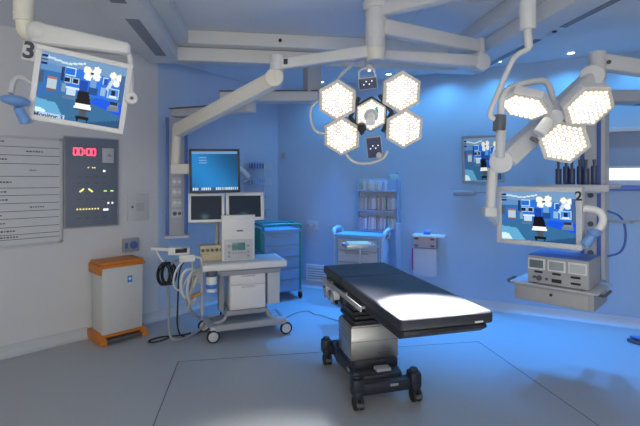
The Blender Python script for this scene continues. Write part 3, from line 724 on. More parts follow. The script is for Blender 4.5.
# monitor 3 at upper left
pole = thing('ceiling_monitor_yoke', 'pale ceiling pole and yoke carrying the tilted monitor at upper left', 'monitor yoke', (P(24,0,2.5).x,2.5,2.915))
Z0 = Vector(pole.location)
pt = lambda px,py,d=2.5: P(px,py,d)-Z0
mb = MB(); mb.cyl((0,0,.0),pt(24,22),.054,bev=.004,seg=24); mb.cyl(pt(24,14),pt(24,16),.057,seg=24); mb.cyl((0,0,0),(0,0,-.03),.09,bev=.008,seg=24); mb.build('pole', M_cream, pole)
mb = MB(); mb.tube([pt(24,20),pt(25,33),pt(38,36)],.045,smooth=2,seg=16); mb.build('elbow', mat('ivory_enamel',(.78,.76,.64),.4), pole)
mb = MB(); mb.beam(pt(34,34),pt(131,50,2.62),.10,.135,.03,w2=.07,h2=.075); mb.ball(pt(38,33),.07,(1,.8,1)); mb.build('yoke_beam', M_arm, pole)
mb = MB(); mb.tube([pt(127,48,2.62),pt(131,62,2.62),pt(131,98,2.60)],.016,smooth=1); mb.cyl(pt(130.5,98,2.66),pt(131.5,98,2.54),.036,bev=.008); mb.build('yoke_side_arm', M_arm, pole)
mb = MB(); mb.cyl(pt(131.5,98,2.545),pt(131.8,98,2.535),.010); mb.build('pivot_bolt', M_dgrey, pole)
m3c = P(82,91,2.5)
m3 = thing('monitor', 'large tilted monitor numbered 3 at upper left showing the operating room', 'monitor', m3c, rot=facing((.90,.28,-.14),(.36,-.92,-.10)))
monitor(m3, .50,.425,.030, room_pic, M_arm, M_arm, depth=.07, estr=1.05)
text_part('monitor_number','3',.125,mat('digit_navy',(.015,.02,.05),.5),m3,front(-.290,.020,.165,0))
mb = MB(); mb.box((-.268,.03,.165),(.11,.012,.105),.004); mb.build('number_plate', M_lgrey, m3)
text_part('screen_caption','Monitor 3',.036,mat('caption_navy',(.02,.05,.16),.4),m3,front(-.150,-.0022,-.176,0))
mb = MB(); mb.box((-.150,.0,-.176),(.16,.002,.036)); mb.build('caption_bar', mat('caption_blue',(.3,.45,.65),.4,emit=(.35,.5,.7),estr=.6), m3)
mb = MB(); mb.cyl((-.285,-.06,-.155),(-.25,-.02,-.235),.024,.028,bev=.006); mb.ball((-.30,-.06,-.125),.072,(1,1,.42)); mb.build('sterile_handle', M_bhand, m3)
mb = MB(); mb.tube([(-.245,.04,-.02),(-.30,.02,.015),(-.335,.0,.0),(-.33,-.04,-.09)],.014,smooth=2); mb.build('handle_loop', M_lgrey, m3); mb = MB(); mb.tube([(-.262,-.02,-.235),(-.23,.02,-.22),(-.2,.04,-.19)],.014,smooth=1); mb.build('handle_bracket', M_lgrey, m3)

# ------------------------------------------------------------------ monitor 2 with its arms
m2c = P(537,216.5,3.05)
m2 = thing('monitor', 'grey monitor numbered 2 in front of the right pendant showing the operating room', 'monitor', m2c, rot=facing((.74,-.70,0),(-.69,-.72,-.02)))
monitor(m2, .565,.425,.036, room_pic, M_lgrey, M_lgrey, depth=.075, estr=1.05)
text_part('monitor_number','2',.085,mat('digit_navy',(.015,.02,.05),.5),m2,front(.263,-.0105,.150,0))
mb = MB(); mb.tube([(.285,.03,.07),(.37,.03,.06),(.40,.03,.01),(.38,.03,-.06),(.33,.0,-.10)],.024,smooth=2,seg=12); mb.build('handle_loop', M_white, m2)
mb = MB(); mb.cyl((.34,-.0,-.10),(.30,-.02,-.175),.030,.034,bev=.008); mb.ball((.35,.0,-.085),.045,(1,1,.6)); mb.build('sterile_handle', M_bhand, m2)
mb = MB(); mb.box((-.30,.05,-.07),(.06,.05,.06),.012); mb.build('side_lug', M_lgrey, m2)
a2 = thing('spring_arm', 'pale spring arm descending behind the three-pod lamp to monitor 2', 'spring arm', P(596,55,3.35))
Z0 = Vector(a2.location); q = lambda px,py,d: P(px,py,d)-Z0
mb = MB(); mb.cyl(q(597,52,3.35),q(597,80,3.35),.062,bev=.012,seg=24); mb.build('joint_post', M_arm, a2)
mb = MB(); mb.beam(q(600,62,3.35),q(690,76,3.40),.10,.12,.02); mb.build('extension_arm', M_arm, a2)
mb = MB(); mb.cyl(q(690,76,3.40)+Vector((0,0,-.1)),Vector((P(690,76,3.4).x,3.4,2.915))-Z0,.06,bev=.008); mb.build('ceiling_post', M_arm, a2)
mb = MB(); mb.cyl(q(609,62,3.285),q(609,62,3.275),.016); mb.build('bolt', M_black, a2)
mb = MB(); mb.beam(q(596,76,3.35),q(505,160,3.12),.13,.15,.035,w2=.13,h2=.14); mb.cyl(q(592,76,3.43),q(592,76,3.27),.085,bev=.012,seg=28); mb.build('arm', M_arm, a2)
mb = MB(); mb.cyl(q(501,162,3.20),q(501,162,3.04),.080,bev=.014,seg=28); mb.cyl(q(493,168,3.12),q(490,208,3.12),.036,bev=.008); mb.build('wrist_post', M_arm, a2)
e = m2.location
mb = MB(); mb.box(q(489,212,3.12),(.09,.09,.07),.016); mb.beam(q(489,213,3.12),q(497,222,3.26),.05,.05,.01); mb.build('wrist', M_arm, a2)

# ------------------------------------------------------------------ far monitor on back wall
fm_p,_ = on_wall(P2,P3,482)
m4c = P(482.5,159,fm_p.y-.20)
m4 = thing('monitor', 'small monitor on the far blue wall behind the lamp at right', 'monitor', m4c, rot=facing((.93,-.30,.03),(-.32,-.94,-.05)))
monitor(m4, .46,.56,.032, room_pic, M_grey, M_grey, depth=.05, estr=.8, bump=False)
mb = MB(); mb.box((0,.10,0),(.10,.12,.12),.01); mb.build('wall_mount', M_grey, m4)
b_,s_ = on_wall(P2,P3,465)
wbk = thing('rounded_bracket', 'grey rounded bracket on the blue wall below the far monitor', 'wall bracket', (b_.x,b_.y,1.40), math.atan2(wdirC.y,wdirC.x))
mb = MB(); mb.box((0,-.045,0),(.27,.06,.07),.03,seg=4); mb.build('body', M_grey, wbk)
mb = MB(); mb.box((0,-.008,0),(.12,.016,.05),.004); mb.build('wall_plate', M_grey, wbk)
mb = MB(); mb.tube([(.12,-.045,.01),(.2,-.06,.012),(.25,-.02,.01)],.008,smooth=1); mb.build('hook', M_grey, wbk)

# ------------------------------------------------------------------ right service pendant
pr = thing('service_pendant', 'grey-blue ceiling service pendant column at the right with shelves', 'service pendant', (2.33,3.64,.60), R(-45))
Zr = pr.location
rr = Matrix.Translation(Zr) @ Matrix.Rotation(R(-45),4,'Z'); rri = rr.inverted()
mb = MB(); mb.box((0,0,.82),(.20,.17,1.62),.012); 
mb.build('column', M_lgrey, pr)
for x in (-.06,.06):
    mb = MB(); mb.box((x,-.09,.82),(.03,.012,1.55),.004); mb.build('rail', M_bluep, pr)
mb = MB()
for k in range(5): mb.cyl((0,-.085,.35+.12*k),(0,-.10,.35+.12*k),.022,bev=.003)
mb.build('gas_outlet', M_dgrey, pr)
mb = MB(); mb.beam((0,0,1.66), rri @ Vector((3.25,3.78,2.29)), .20,.10,.015); mb.build('pendant_arm', M_cgrey, pr)
mb = MB(); v0 = rri @ Vector((2.30,3.66,2.235)); v1 = rri @ Vector((3.25,3.78,2.235)); mb.beam(v0,v1,.21,.02,.003); mb.build('arm_channel', M_dgrey, pr)
mb = MB(); mb.cyl(rri @ Vector((3.25,3.78,2.24)), rri @ Vector((3.25,3.78,2.915)), .10,bev=.01,seg=24); mb.build('ceiling_post', M_cgrey, pr)
# shelf positions in the pendant frame: column front is -y
mb = MB(); mb.box((-.04,-.29,.905),(.50,.42,.03),.006); mb.box((-.04,-.505,.895),(.50,.014,.05),.004); mb.box((.0,-.10,.88),(.16,.06,.06),.008); mb.build('upper_shelf', M_lgrey, pr)
mb = MB(); mb.box((.0,-.14,.10),(.22,.14,.07),.01); mb.build('shelf_bracket', M_grey, pr)
# drawer unit (lower shelf with drawer)
fl = rri @ Vector((1.57,3.47,0)); fr = rri @ Vector((1.98,3.10,0))
fx0 = fl.x; fx1 = fl.x+.56; fy0 = (fl.y+fr.y)/2
xc = (fx0+fx1)/2; du_d = .42
mb = MB(); mb.box((xc,fy0+du_d/2+.006,.062),(fx1-fx0,du_d,.130),.004); du = mb.build('drawer_unit', mat('unit_grey',(.36,.38,.42),.45), pr)
mb = MB(); mb.box((xc,fy0+.0,.058),(fx1-fx0-.06,.016,.108),.003); dr = mb.build('drawer', mat('drawer_grey',(.42,.42,.42),.45), pr)
mb = MB(); mb.cyl((xc,fy0-.008,.075),(xc,fy0-.014,.075),.011); mb.build('drawer_lock', M_black, dr)
mb = MB(); mb.box((xc,fy0+.23,.130),(.62,.46,.012),.003); mb.build('lower_shelf', M_lgrey, pr)
for sx,nm in ((-1,0),(1,1)):
    mb = MB(); x = xc+sx*.345; mb.tube([(xc+sx*.30,fy0+.05,.120),(x,fy0+.02,.125),(x,fy0+.14,.128),(x,fy0+.20,.128)],.011,smooth=1); mb.build('shelf_handle', M_dgrey, pr)
mb = MB(); mb.tube([(.1,.0,.70),(.20,.03,.66),(.23,.03,.5),(.2,.02,.36),(.10,.0,.32)],.009,smooth=2); mb.build('cable', M_bluep, pr)
mb = MB(); mb.box((.20,-.05,.62),(.16,.14,.018),.004); mb.tube([(.26,-.11,.63),(.34,-.06,.64)],.008); mb.build('side_tray', M_grey, pr)
# electrosurgical generator on the shelf
gx = xc+.03; gl = rr @ Vector((gx, fy0+.205, .136))
eg = thing('electrosurgical_generator', 'grey boxed generator with three square windows on the right pendant shelf', 'generator', gl, R(-45))
gw, gd, gh = .43,.36,.225
mb = MB(); mb.box((0,0,gh/2+.004),(gw,gd,gh-.01),.010); mb.build('housing', mat('generator_grey',(.42,.43,.45),.45), eg)
mb = MB(); mb.box((0,.0,gh-.004),(gw-.01,gd-.01,.012),.003); mb.build('top_cover', M_bluep, eg)
for k in range(3):
    mb = MB(); mb.box((-gw/3+gw/3*k,-gd/2-.004,.160),(gw/3-.018,.014,.088),.004); w_ = mb.build('module_frame', M_white, eg)
    mb = MB(); mb.box((-gw/3+gw/3*k,-gd/2-.0115,.160),(gw/3-.042,.003,.062),.001); mb.build('window', mat('display_glass_%d'%k, ((.16,.20,.22),(.34,.40,.42),(.55,.60,.60))[k],.15), w_)
for (x,z,w_,h_) in ((-.13,.098,.06,.016),(0,.098,.06,.016),(.13,.092,.065,.016),(.13,.045,.065,.016),(0,.045,.07,.028)): mb = MB(); mb.box((x,-gd/2-.004,z),(w_,.008,h_),.003); mb.build('socket', M_black, eg)
for (x,z,r_) in ((-.16,.055,.012),(-.125,.05,.02),(-.07,.05,.010)): mb = MB(); mb.cyl((x,-gd/2,z),(x,-gd/2-.012,z),r_); mb.build('dial', M_dgrey, eg)
for sx in (-1,1):
    for sy in (-1,1): mb = MB(); mb.cyl((sx*.17,sy*.14,.0),(sx*.17,sy*.14,.01),.016); mb.build('rubber_foot', M_rubber, eg)
# dark bottles on the upper shelf
for k in range(6):
    lp = rr @ Vector((-.185+.050*k, -.30+.03*(k%2), .922))
    mb = MB(); mb.cyl((0,0,0),(0,0,.13+.02*(k%2)),.023,bev=.006); mb.cyl((0,0,.13),(0,0,.185),.010); b = mb.build('bottle', mat('navy_bottle',(.05,.07,.16),.35), None)
    b.location = lp
    tag(b, ('first','second','third','fourth','fifth','last')[k]+' dark blue bottle from the left in the row on the right pendant upper shelf', 'bottle', 'dark bottles on the pendant shelf')
    mb = MB(); mb.cyl((0,0,.182),(0,0,.20),.013,bev=.003); mb.build('cap', M_dgrey, b)

# ------------------------------------------------------------------ left service pendant
pl = thing('service_pendant', 'blue-edged ceiling service pendant column with gas outlets behind the anaesthesia machine', 'service pendant', (-1.575,4.68,.95), R(22))
Zl = Vector(pl.location); rl = Matrix.Translation(Zl) @ Matrix.Rotation(R(22),4,'Z'); rli = rl.inverted()
mb = MB(); mb.box((0,0,.65),(.23,.15,1.28),.012); mb.build('column', M_cgrey, pl)
for x in (-.095,.095):
    mb = MB(); mb.box((x,-.078,.65),(.035,.014,1.26),.004); mb.build('edge_strip', M_bluep, pl)
for k in range(5):
    mb = MB(); z = .25+.115*k; mb.box((0,-.078,z),(.105,.016,.095),.006); g = mb.build('gas_outlet', M_lgrey, pl)
    mb = MB(); mb.cyl((-.022,-.085,z),(-.022,-.100,z),.022,bev=.004); mb.cyl((.028,-.085,z),(.028,-.10,z),.018,bev=.003); mb.build('socket', (M_white,M_dgrey)[k==0], g)
mb = MB(); mb.box((0,-.02,.0),(.25,.22,.03),.006); mb.build('tray', M_lgrey, pl)
ja = Vector((-.717,4.37,2.285))
mb = MB(); mb.beam((0,0,1.335), rli @ ja, .17,.085,.015); mb.build('lower_arm', M_lgrey, pl)
mb = MB(); mb.beam(rli @ Vector((-1.595,4.665,2.33)), rli @ Vector((-.72,4.355,2.33)), .175,.012,.002); mb.build('arm_channel', M_dgrey, pl)
mb = MB(); mb.cyl(rli @ (ja+Vector((0,0,-.04))), rli @ (ja+Vector((0,0,.17))), .07,bev=.01); mb.build('arm_joint', M_lgrey, pl)
mb = MB(); mb.beam(rli @ Vector((-1.02,4.42,2.41)), rli @ Vector((-.02,4.40,2.41)), .17,.10,.015); mb.build('upper_arm', M_lgrey, pl)
mb = MB(); mb.beam(rli @ Vector((-1.02,4.42,2.465)), rli @ Vector((-.02,4.40,2.465)), .175,.014,.002); mb.build('arm_channel', M_dgrey, pl)
mb = MB(); mb.box(rli @ Vector((-.08,4.40,2.62)),(.15,.15,.33),.008); mb.build('ceiling_post', M_cgrey, pl)

# ------------------------------------------------------------------ carts
def drawer_cart(t, w, d, h, n, mbody, mtop, mrail, mdraw, gap=.09):
    # local origin: floor under the front-left corner centre; x 0..w, y 0..d
    mb = MB(); mb.box((w/2,d/2,gap+(h-gap)/2),(w-.05,d-.03,h-gap-.02),.012); mb.build('body', mbody, t)
    mb = MB(); mb.box((w/2,d/2,h),(w,d,.03),.012); mb.build('cart_top', mtop, t)
    hh_ = (h-gap-.06)/n
    for k in range(n):
        z = gap+.02+hh_*(k+.5); mb = MB(); mb.box((w/2,-.0+.008,z),(w-.09,.022,hh_-.012),.005); dr_ = mb.build('drawer', mdraw, t)
        mb = MB(); mb.box((w/2,-.012,z+hh_/2-.03),((w-.09)*.6,.018,.014),.004); mb.build('drawer_handle', M_grey, dr_)
    for x in (.02,w-.02):
        for y in (.02,d-.02):
            mb = MB(); mb.cyl((x,y,gap),(x,y,h),.016); mb.build('post', mrail, t)
            mb = MB(); mb.box((x,y,gap+.005),(.04,.04,.03),.008); cs = mb.build('castor', M_grey, t)
            mb = MB(); mb.cyl((x-.014,y,.045),(x+.014,y,.045),.045,bev=.006); mb.build('wheel', M_rubber, cs)
c1 = thing('drawer_cart', 'blue drawer cart with teal rails in the corner right of the anaesthesia machine', 'drawer cart', (-.74,5.42,0), R(26))
drawer_cart(c1, .56,.42,.90,5, M_cblue, M_cblue, M_teal, M_cblue)
mb = MB(); mb.box((-.005,.21,.80),(.03,.44,.28),.012); mb.build('end_panel', M_teal, c1)
mb = MB(); mb.tube([(.02,.0,.91),(.02,-.0,.975),(.10,.0,.985),(.46,.0,.985),(.54,.0,.975),(.54,.0,.91)],.016,smooth=1); mb.tube([(.02,.40,.91),(.02,.40,.985),(.54,.40,.985),(.54,.40,.91)],.016,smooth=1)
mb.tube([(.02,.0,.97),(.02,.40,.98)],.014); mb.tube([(.54,.0,.97),(.54,.40,.98)],.014); mb.build('top_rail', M_teal, c1)

c2 = thing('drawer_cart', 'grey-fronted drawer cart with blue handles behind the operating table', 'drawer cart', (.184,5.391,0), R(-25))
drawer_cart(c2, .60,.35,.87,5, M_cblue, M_cblue, M_cblue, mat('cart_beige_grey',(.55,.53,.52),.45))
for x0_,sx in ((-.01,-1),(.61,1)):
    mb = MB(); mb.tube([(x0_,.04,.82),(x0_+sx*.03,.05,.93),(x0_+sx*.035,.2,.95),(x0_+sx*.03,.31,.93),(x0_,.33,.82)],.026,smooth=2); mb.box((x0_,.18,.62),(.03,.32,.42),.012); mb.build('side_handle', mat('pale_blue_plastic',(.42,.58,.78),.4), c2)
MC2 = Matrix.Translation((.235,5.50,0)) @ Matrix.Rotation(R(-25),4,'Z')
tp = P(360,246,4.75)
ts = thing('tray_stand', 'small instrument tray on a slim stand between the operating table and the drawer cart', 'tray stand', (tp.x,tp.y,0), R(10))
mb = MB(); mb.box((0,0,tp.z),(.36,.24,.012),.005)
for (x,y,a,b) in ((0,-.117,.36,.008),(0,.117,.36,.008),(-.177,0,.008,.23),(.177,0,.008,.23)): mb.box((x,y,tp.z+.014),(a,b,.024),.003)
mb.build('tray', M_alu, ts)
mb = MB(); mb.box((-.02,.0,tp.z+.025),(.26,.16,.04),.015); mb.build('folded_drape', M_white, ts)
mb = MB(); mb.cyl((0,.0,.05),(0,.0,tp.z),.014); mb.build('pole', M_alu, ts)
mb = MB(); mb.box((0,0,.04),(.34,.04,.03),.008); mb.box((0,0,.04),(.04,.26,.03),.008)
for x,y in ((-.15,0),(.15,0),(0,-.11),(0,.11)): mb.cyl((x,y,0),(x,y,.03),.018)
mb.build('foot', M_dgrey, ts)
# supplies rack behind
rk_o = MC2 @ Vector((.155,.335,.886))
rk = thing('storage_rack', 'blue rack of three shelves hung on the wall above the cart behind the table', 'storage rack', rk_o, R(-25))
RW = .56
mb = MB()
for x in (.0,RW): mb.box((x,0,.34),(.02,.05,.68),.004)
mb.build('upright', M_cblue, rk)
mb = MB(); mb.box((RW/2,.035,.28),(RW,.006,.52)); mb.build('back_panel', mat('rack_back',(.42,.52,.66),.5), rk)
for z in (.012,.275,.53):
    mb = MB(); mb.box((RW/2,-.03,z),(RW-.02,.13,.014),.003); mb.build('shelf', mat('shelf_blue',(.30,.40,.55),.4), rk)
cols4 = [M_reds,M_white,M_brown,M_green,M_yel,M_white,M_pink,M_label,M_white,M_pale]
Mrk = Matrix.Translation(rk_o) @ Matrix.Rotation(R(-25),4,'Z')
def make_bin(w, d, h, seed):
    rnd = random.Random(seed)
    mb = MB(); mb.box((0,0,.004),(w,d,.006)); mb.box((0,-d/2+.002,h*.4),(w,.004,h*.8)); mb.box((0,d/2-.002,h/2),(w,.004,h)); mb.box((-w/2+.002,0,h*.45),(.004,d,h*.9)); mb.box((w/2-.002,0,h*.45),(.004,d,h*.9))
    b = mb.build('storage_bin', M_clear, None)
    mb = MB()
    for k in range(4):
        mb.use(rnd.choice(cols4)); ww = w/4.6; mb.box((-w/2+w/4*(k+.5),rnd.uniform(-.01,.01),.008+h*.36),(ww,d*.7,h*.78*rnd.uniform(.75,1.05)),.003)
    c_ = mb.build('packets', None, b)
    return b
row_names = ('bottom','middle','top')
for r_ in range(3):
    for k in range(4 if r_ < 2 else 3):
        w_ = (RW-.05)/4; b = make_bin(w_-.012,.10,(.215,.215,.16)[r_],100+r_*7+k)
        b.location = Mrk @ Vector((.025+w_*(k+.5), -.035, (.0195,.2825,.5375)[r_]))
        b.rotation_euler = (0,0,R(-25))
        tag(b, 'clear storage bin of packets, %s from the left in the %s row of the rack' % (('first','second','third','fourth')[k], row_names[r_]), 'storage bin', 'clear bins on the storage rack')
for r_ in range(2):      # small open trays stacked in front on the top shelf
    pass
mb = MB(); mb.cyl((0,0,0),(0,0,1.72),.014); mb.box((-.03,-.02,1.66),(.10,.06,.06),.01)
for a in range(5): mb.beam((0,0,.07),(.22*math.cos(a*2*PI/5+.3),.22*math.sin(a*2*PI/5+.3),.045),.025,.02,.004)
pv = MC2 @ Vector((.73,.18,0))
# post beside the rack
ps = thing('drip_stand', 'slim blue upright pole stand to the right of the storage rack', 'pole stand', (pv.x,pv.y,0))
mb.bm.free()
mb = MB(); mb.cyl((0,0,.06),(0,0,1.66),.016); mb.build('pole', M_cblue, ps)
mb = MB(); mb.box((-.05,-.01,1.60),(.11,.07,.06),.01); mb.build('clamp', mat('cyan_clamp',(.25,.62,.70),.4), ps)
mb = MB(); mb.box((0,0,.03),(.16,.16,.06),.02); mb.build('foot', M_grey, ps)
mb = MB(); mb.box((-.005,-.05,.72),(.075,.05,.62),.02); mb.build('blue_cover', M_cblue, ps)

# wire rack on the left rear wall
w_,s_ = on_wall(P1,P2,253)
wr = thing('wire_rack', 'wire basket rack on the blue wall behind the anaesthesia monitors', 'wire rack', (w_.x,w_.y,1.02), math.atan2(wdirB.y,wdirB.x))
mb = MB()
for x in (-.22,.22): mb.cyl((x,-.02,0),(x,-.02,.78),.008)
for z in (.03,.25,.47,.69):
    for y in (-.02,-.16): mb.cyl((-.22,y,z),(.22,y,z),.005,seg=8)
    for y in (-.16,): mb.cyl((-.22,y,z+.09),(.22,y,z+.09),.005,seg=8)
    for k in range(9): x = -.22+.055*k; mb.tube([(x,-.02,z),(x,-.16,z),(x,-.16,z+.09)],.0035,seg=6)
    for x in (-.22,.22): mb.cyl((x,-.02,z+.09),(x,-.16,z+.09),.005,seg=8)
mb.build('wire_frame', M_alu, wr)
for k in range(4):
    mb = MB(); z = .03+.22*k
    mb.box((-.02,-.09,z+.05),(.30-.03*k,.10,.085),.006); b = mb.build('carton', (M_cgrey,M_clear,M_cblue,M_bluep)[k], None)
    b.location = Vector((w_.x,w_.y,1.03)); b.rotation_euler = (0,0,math.atan2(wdirB.y,wdirB.x))
    tag(b, ('grey carton in the lowest','clear box in the second lowest','pale blue carton in the second highest','dark blue carton in the topmost')[k]+' basket of the wire rack', 'carton', 'cartons in the wire rack')
mb = MB(); mb.tube([(.0,0,0),(.05,-.06,.02),(.03,-.14,.06),(-.06,-.24,.10)],.018,smooth=2)
lampo = P(240,169,5.2)
mb.bm.free()
ml = thing('gooseneck_lamp', 'short white curved tube lamp poking out behind the blue desktop monitor', 'lamp', Vector(wr.location)+Vector((0,0,.62)))
Zg = Vector(ml.location)
mb = MB(); mb.tube([P(236,166,5.4)-Zg,P(243,170,5.45)-Zg,P(249,177,5.5)-Zg],.028,smooth=2,seg=12); mb.build('head', M_white, ml)
mb = MB(); mb.tube([P(249,177,5.5)-Zg,P(250,179,5.62)-Zg,P(243,182,5.70)-Zg],.012,smooth=2); mb.build('stem', M_lgrey, ml)

# apron / glove dispenser on the back wall
g_,s_ = on_wall(P2,P3,429)
gd_ = thing('wall_dispenser', 'wall dispenser with white ledge, grey front and clear bag below on the blue wall', 'dispenser', (g_.x,g_.y,.30), math.atan2(wdirC.y,wdirC.x))
mb = MB(); mb.box((.03,-.11,.565),(.40,.20,.025),.006); mb.build('ledge', M_white, gd_)
mb = MB(); mb.box((-.02,-.09,.485),(.29,.16,.14),.012); mb.build('front_panel', M_pink, gd_)
for x in (-.12,.08):
    for z in (.44,.525): mb = MB(); mb.box((x,-.175,z),(.05,.016,.022),.004); mb.build('clip', M_dgrey, gd_)
mb = MB(); mb.cyl((-.04,-.12,.59),(.04,-.12,.59),.028,bev=.008); mb.build('roll', M_bluep, gd_)
mb = MB(); mb.box((-.02,-.10,.235),(.30,.17,.35),.03); mb.build('clear_bag', M_bag, gd_)
mb = MB(); mb.tube([(-.165,-.16,.41),(-.165,-.16,.10),(-.14,-.16,.06),(.10,-.16,.06),(.115,-.16,.10),(.115,-.16,.41)],.008,smooth=1); mb.tube([(-.23,-.14,.20),(-.15,-.16,.17),(.12,-.16,.17)],.006); mb.box((0,-.01,.35),(.06,.02,.55),.004); mb.build('wire_holder', M_lgrey, gd_)
mb = MB(); mb.box((-.165,-.165,.26),(.022,.03,.28),.006); mb.build('red_strip', M_reds, gd_)
mb = MB(); mb.box((-.02,-.09,.26),(.18,.08,.24),.02); mb.box((.02,-.135,.24),(.07,.02,.12),.01); mb.build('folded_contents', mat('pale_blue_film',(.80,.80,.84),.5), gd_)

# low vent grille on back wall, socket, small wall plate
v_,s_ = on_wall(P2,P3,320)
vg = thing('extract_grille', 'white low-level extract grille at the foot of the blue wall left of the table', 'vent grille', (v_.x,v_.y,.11), math.atan2(wdirC.y,wdirC.x))
mb = MB(); mb.box((0,-.012,.21),(.44,.024,.03),.005); mb.box((0,-.012,.005),(.44,.024,.03),.005); mb.box((-.205,-.012,.11),(.03,.024,.20),.005); mb.box((.205,-.012,.11),(.03,.024,.20),.005); mb.build('frame', M_white, vg)
mb = MB()
for k in range(5): mb.box((0,-.014,.04+.035*k),(.39,.022,.018),.003,rot=Matrix.Rotation(R(-40),3,'X'))
mb.build('louvres', M_white, vg)
v_,s_ = on_wall(P2,P3,312)
ws = thing('wall_socket', 'pale double wall socket on the blue wall above the vent grille', 'socket', (v_.x,v_.y,.90), math.atan2(wdirC.y,wdirC.x))
mb = MB(); mb.box((0,-.010,0),(.20,.02,.13),.006); mb.build('plate', M_lgrey, ws)
for x in (-.05,.05): mb = MB(); mb.box((x,-.021,.0),(.05,.006,.05),.004); mb.build('outlet', M_cgrey, ws)
v_,s_ = on_wall(P1,P2,274) 
v2,s_ = on_wall(P2,P3,284)
wp = thing('wall_sensor', 'small grey sensor high on the blue wall beside the room corner', 'sensor', (v2.x,v2.y,1.93), math.atan2(wdirC.y,wdirC.x))
mb = MB(); mb.box((0,-.015,0),(.07,.03,.11),.010); mb.build('case', M_cgrey, wp)
mb = MB(); mb.cyl((0,-.03,.01),(0,-.034,.01),.014); mb.build('lens', M_grey, wp)

# floor lead, pedal, dome, downlights
fpts = [P(286,318,F*HC/137),P(296,313,F*HC/132),P(308,311,F*HC/130),P(314,315,F*HC/134),P(322,316,F*HC/135),P(333,320,F*HC/139),P(348,324,F*HC/143)]
for p in fpts: p.z = .008
mb = MB(); mb.tube(fpts,.005,smooth=2,seg=8); ld_ = mb.build('power_lead', M_grey)
tag(ld_, 'thin dark power lead on the floor between anaesthesia machine and operating table', 'cable')
fp = thing('foot_pedal', 'dark blue foot pedal on the floor at the right edge', 'foot pedal', (P(641,342,F*HC/161).x,F*HC/161,0), R(20))
mb = MB(); mb.prism([(-.11,-.06),(.11,-.06),(.13,.0),(.11,.06),(-.11,.06),(-.12,.0)],0,.03,bev=.008); mb.build('base', M_dgrey, fp)
mb = MB(); mb.box((-.02,0,.042),(.15,.09,.02),.008,rot=Matrix.Rotation(R(8),3,'Y')); mb.build('treadle', M_bluep, fp)
dm = thing('dome_camera', 'dark ceiling dome sensor with red indicator at top left', 'dome sensor', (P(90,0,2.9).x,2.95,ZC))
mb = MB(); mb.cyl((0,0,0),(0,0,-.03),.09,bev=.006); mb.build('base', M_lgrey, dm)
mb = MB(); mb.ball((0,0,-.03),.075,(1,1,.8)); mb.build('dome', M_black, dm)
mb = MB(); mb.ball((-.04,-.05,-.06),.015); mb.build('indicator', M_red, dm)
# recessed downlights along the blue wall
DL = []
for px in (330,395,445,500,571,640):
    p_,_ = on_wall(P2,P3,px)
    q_ = p_ + Vector((wdirC.y,-wdirC.x)).normalized()*.28
    DL.append(q_)
d0 = P(571,52,1.37*F/129)
DL[4] = Vector((d0.x,d0.y))
dls = []
names = ['behind the ceiling column','second from the room corner','above the wall dispenser','beside the far monitor','above the right pendant','at the right edge above the window']
for i,q_ in enumerate(DL):
    dl = thing('downlight', 'small recessed ceiling downlight '+names[i], 'downlight', (q_.x,q_.y,ZC), group='downlights along the blue wall')
    mb = MB(); mb.cyl((0,0,0),(0,0,-.012),.05,.045,bev=.003,seg=24); mb.build('trim_ring', M_lgrey, dl)
    mb = MB(); mb.cyl((0,0,-.010),(0,0,-.015),.034,seg=20); mb.build('lens', M_hooksc, dl)

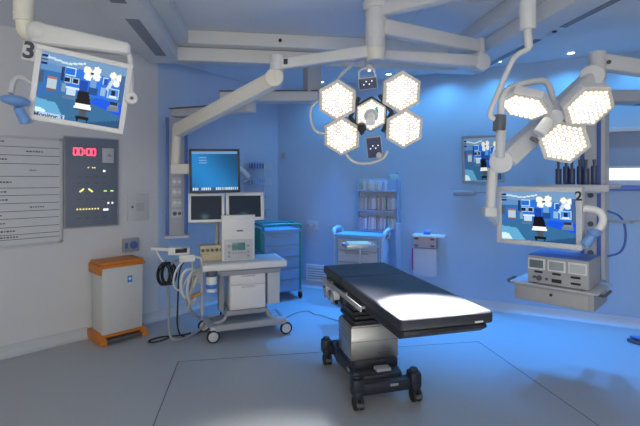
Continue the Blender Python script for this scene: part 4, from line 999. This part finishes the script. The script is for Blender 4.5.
# ------------------------------------------------------------------ lights
def spot(name, loc, target, e, col, size, blend, rad=.05):
    l = bpy.data.lights.new(name, 'SPOT'); l.energy = e; l.color = col; l.spot_size = R(size); l.spot_blend = blend; l.shadow_soft_size = rad
    o = bpy.data.objects.new(name, l); C.objects.link(o); o.location = loc
    o.rotation_euler = (Vector(target)-Vector(loc)).to_track_quat('-Z','Y').to_euler(); return o
def area(name, loc, target, e, col, sx, sy):
    l = bpy.data.lights.new(name, 'AREA'); l.energy = e; l.color = col; l.shape = 'RECTANGLE'; l.size = sx; l.size_y = sy
    o = bpy.data.objects.new(name, l); C.objects.link(o); o.location = loc
    o.rotation_euler = (Vector(target)-Vector(loc)).to_track_quat('-Z','Y').to_euler(); return o
BLUE = (.03,.30,1.)
SKYB = (.12,.52,1.)
for i,q_ in enumerate(DL):
    spot('blue_floor_downlight', (q_.x,q_.y,ZC-.03), (q_.x-.22,q_.y-.6,0), (420,320,230,230,240,170)[i], BLUE, 54, .9, .03)
    spot('blue_wall_downlight', (q_.x,q_.y,ZC-.03), (q_.x,q_.y,0), (15,17,17,17,18,15)[i], SKYB, 150, .8, .03)
# surgical beams
n1 = Euler(l1.rotation_euler).to_matrix() @ Vector((0,-1,0))
n2 = Euler(l2.rotation_euler).to_matrix() @ Vector((0,-1,0))
tend = Vector((.36,3.33,.85))+Vector((tu.x,tu.y,0))*(-1.10)
spot('lamp_beam', l1c+n1*.2, tend, 4200, (1,.98,.95), 31, .55, .06)
spot('lamp_spill', l1c+n1*.2, (-.25,1.9,0), 260, (1,.98,.95), 55, .9, .1)
spot('lamp_beam', l2c+n2*.2, tend, 500, (1,.98,.95), 18, .4, .06)
# unseen fill lights added behind the camera to brighten the room
area('front_fill', (0,-2.05,1.75), (0,3,2.9), 92, (1,.94,.86), 4.5, 1.5)  # broad neutral fill added for frontal light; no window stands there
area('overhead_fill', (-1.6,-1.2,2.85), (-1.6,1.0,0), 18, (1,.98,.95), 1.2, .6)  # soft overhead fill added for the neutral left side, no fixture built
area('overhead_fill', (1.8,-1.2,2.85), (1.8,1.0,0), 12, (.9,.94,1), 1.2, .6)  # weaker added fill on the right, likewise without a fixture

w = bpy.data.worlds.new('World'); bpy.context.scene.world = w; w.use_nodes = True
w.node_tree.nodes['Background'].inputs['Color'].default_value = (.25,.32,.45,1); w.node_tree.nodes['Background'].inputs['Strength'].default_value = .2
cam = bpy.data.cameras.new('camera'); co = bpy.data.objects.new('camera', cam); C.objects.link(co)
cam.sensor_width = 36; cam.lens = F/640*36; cam.shift_y = -32/640; cam.clip_start = .05
co.location = (0,0,HC); co.rotation_euler = (R(90),0,0)
sc = bpy.context.scene; sc.camera = co
sc.view_settings.view_transform = 'Standard'; sc.view_settings.look = 'None'; sc.view_settings.exposure = 0; sc.view_settings.gamma = 1
sc.view_settings.use_curve_mapping = False
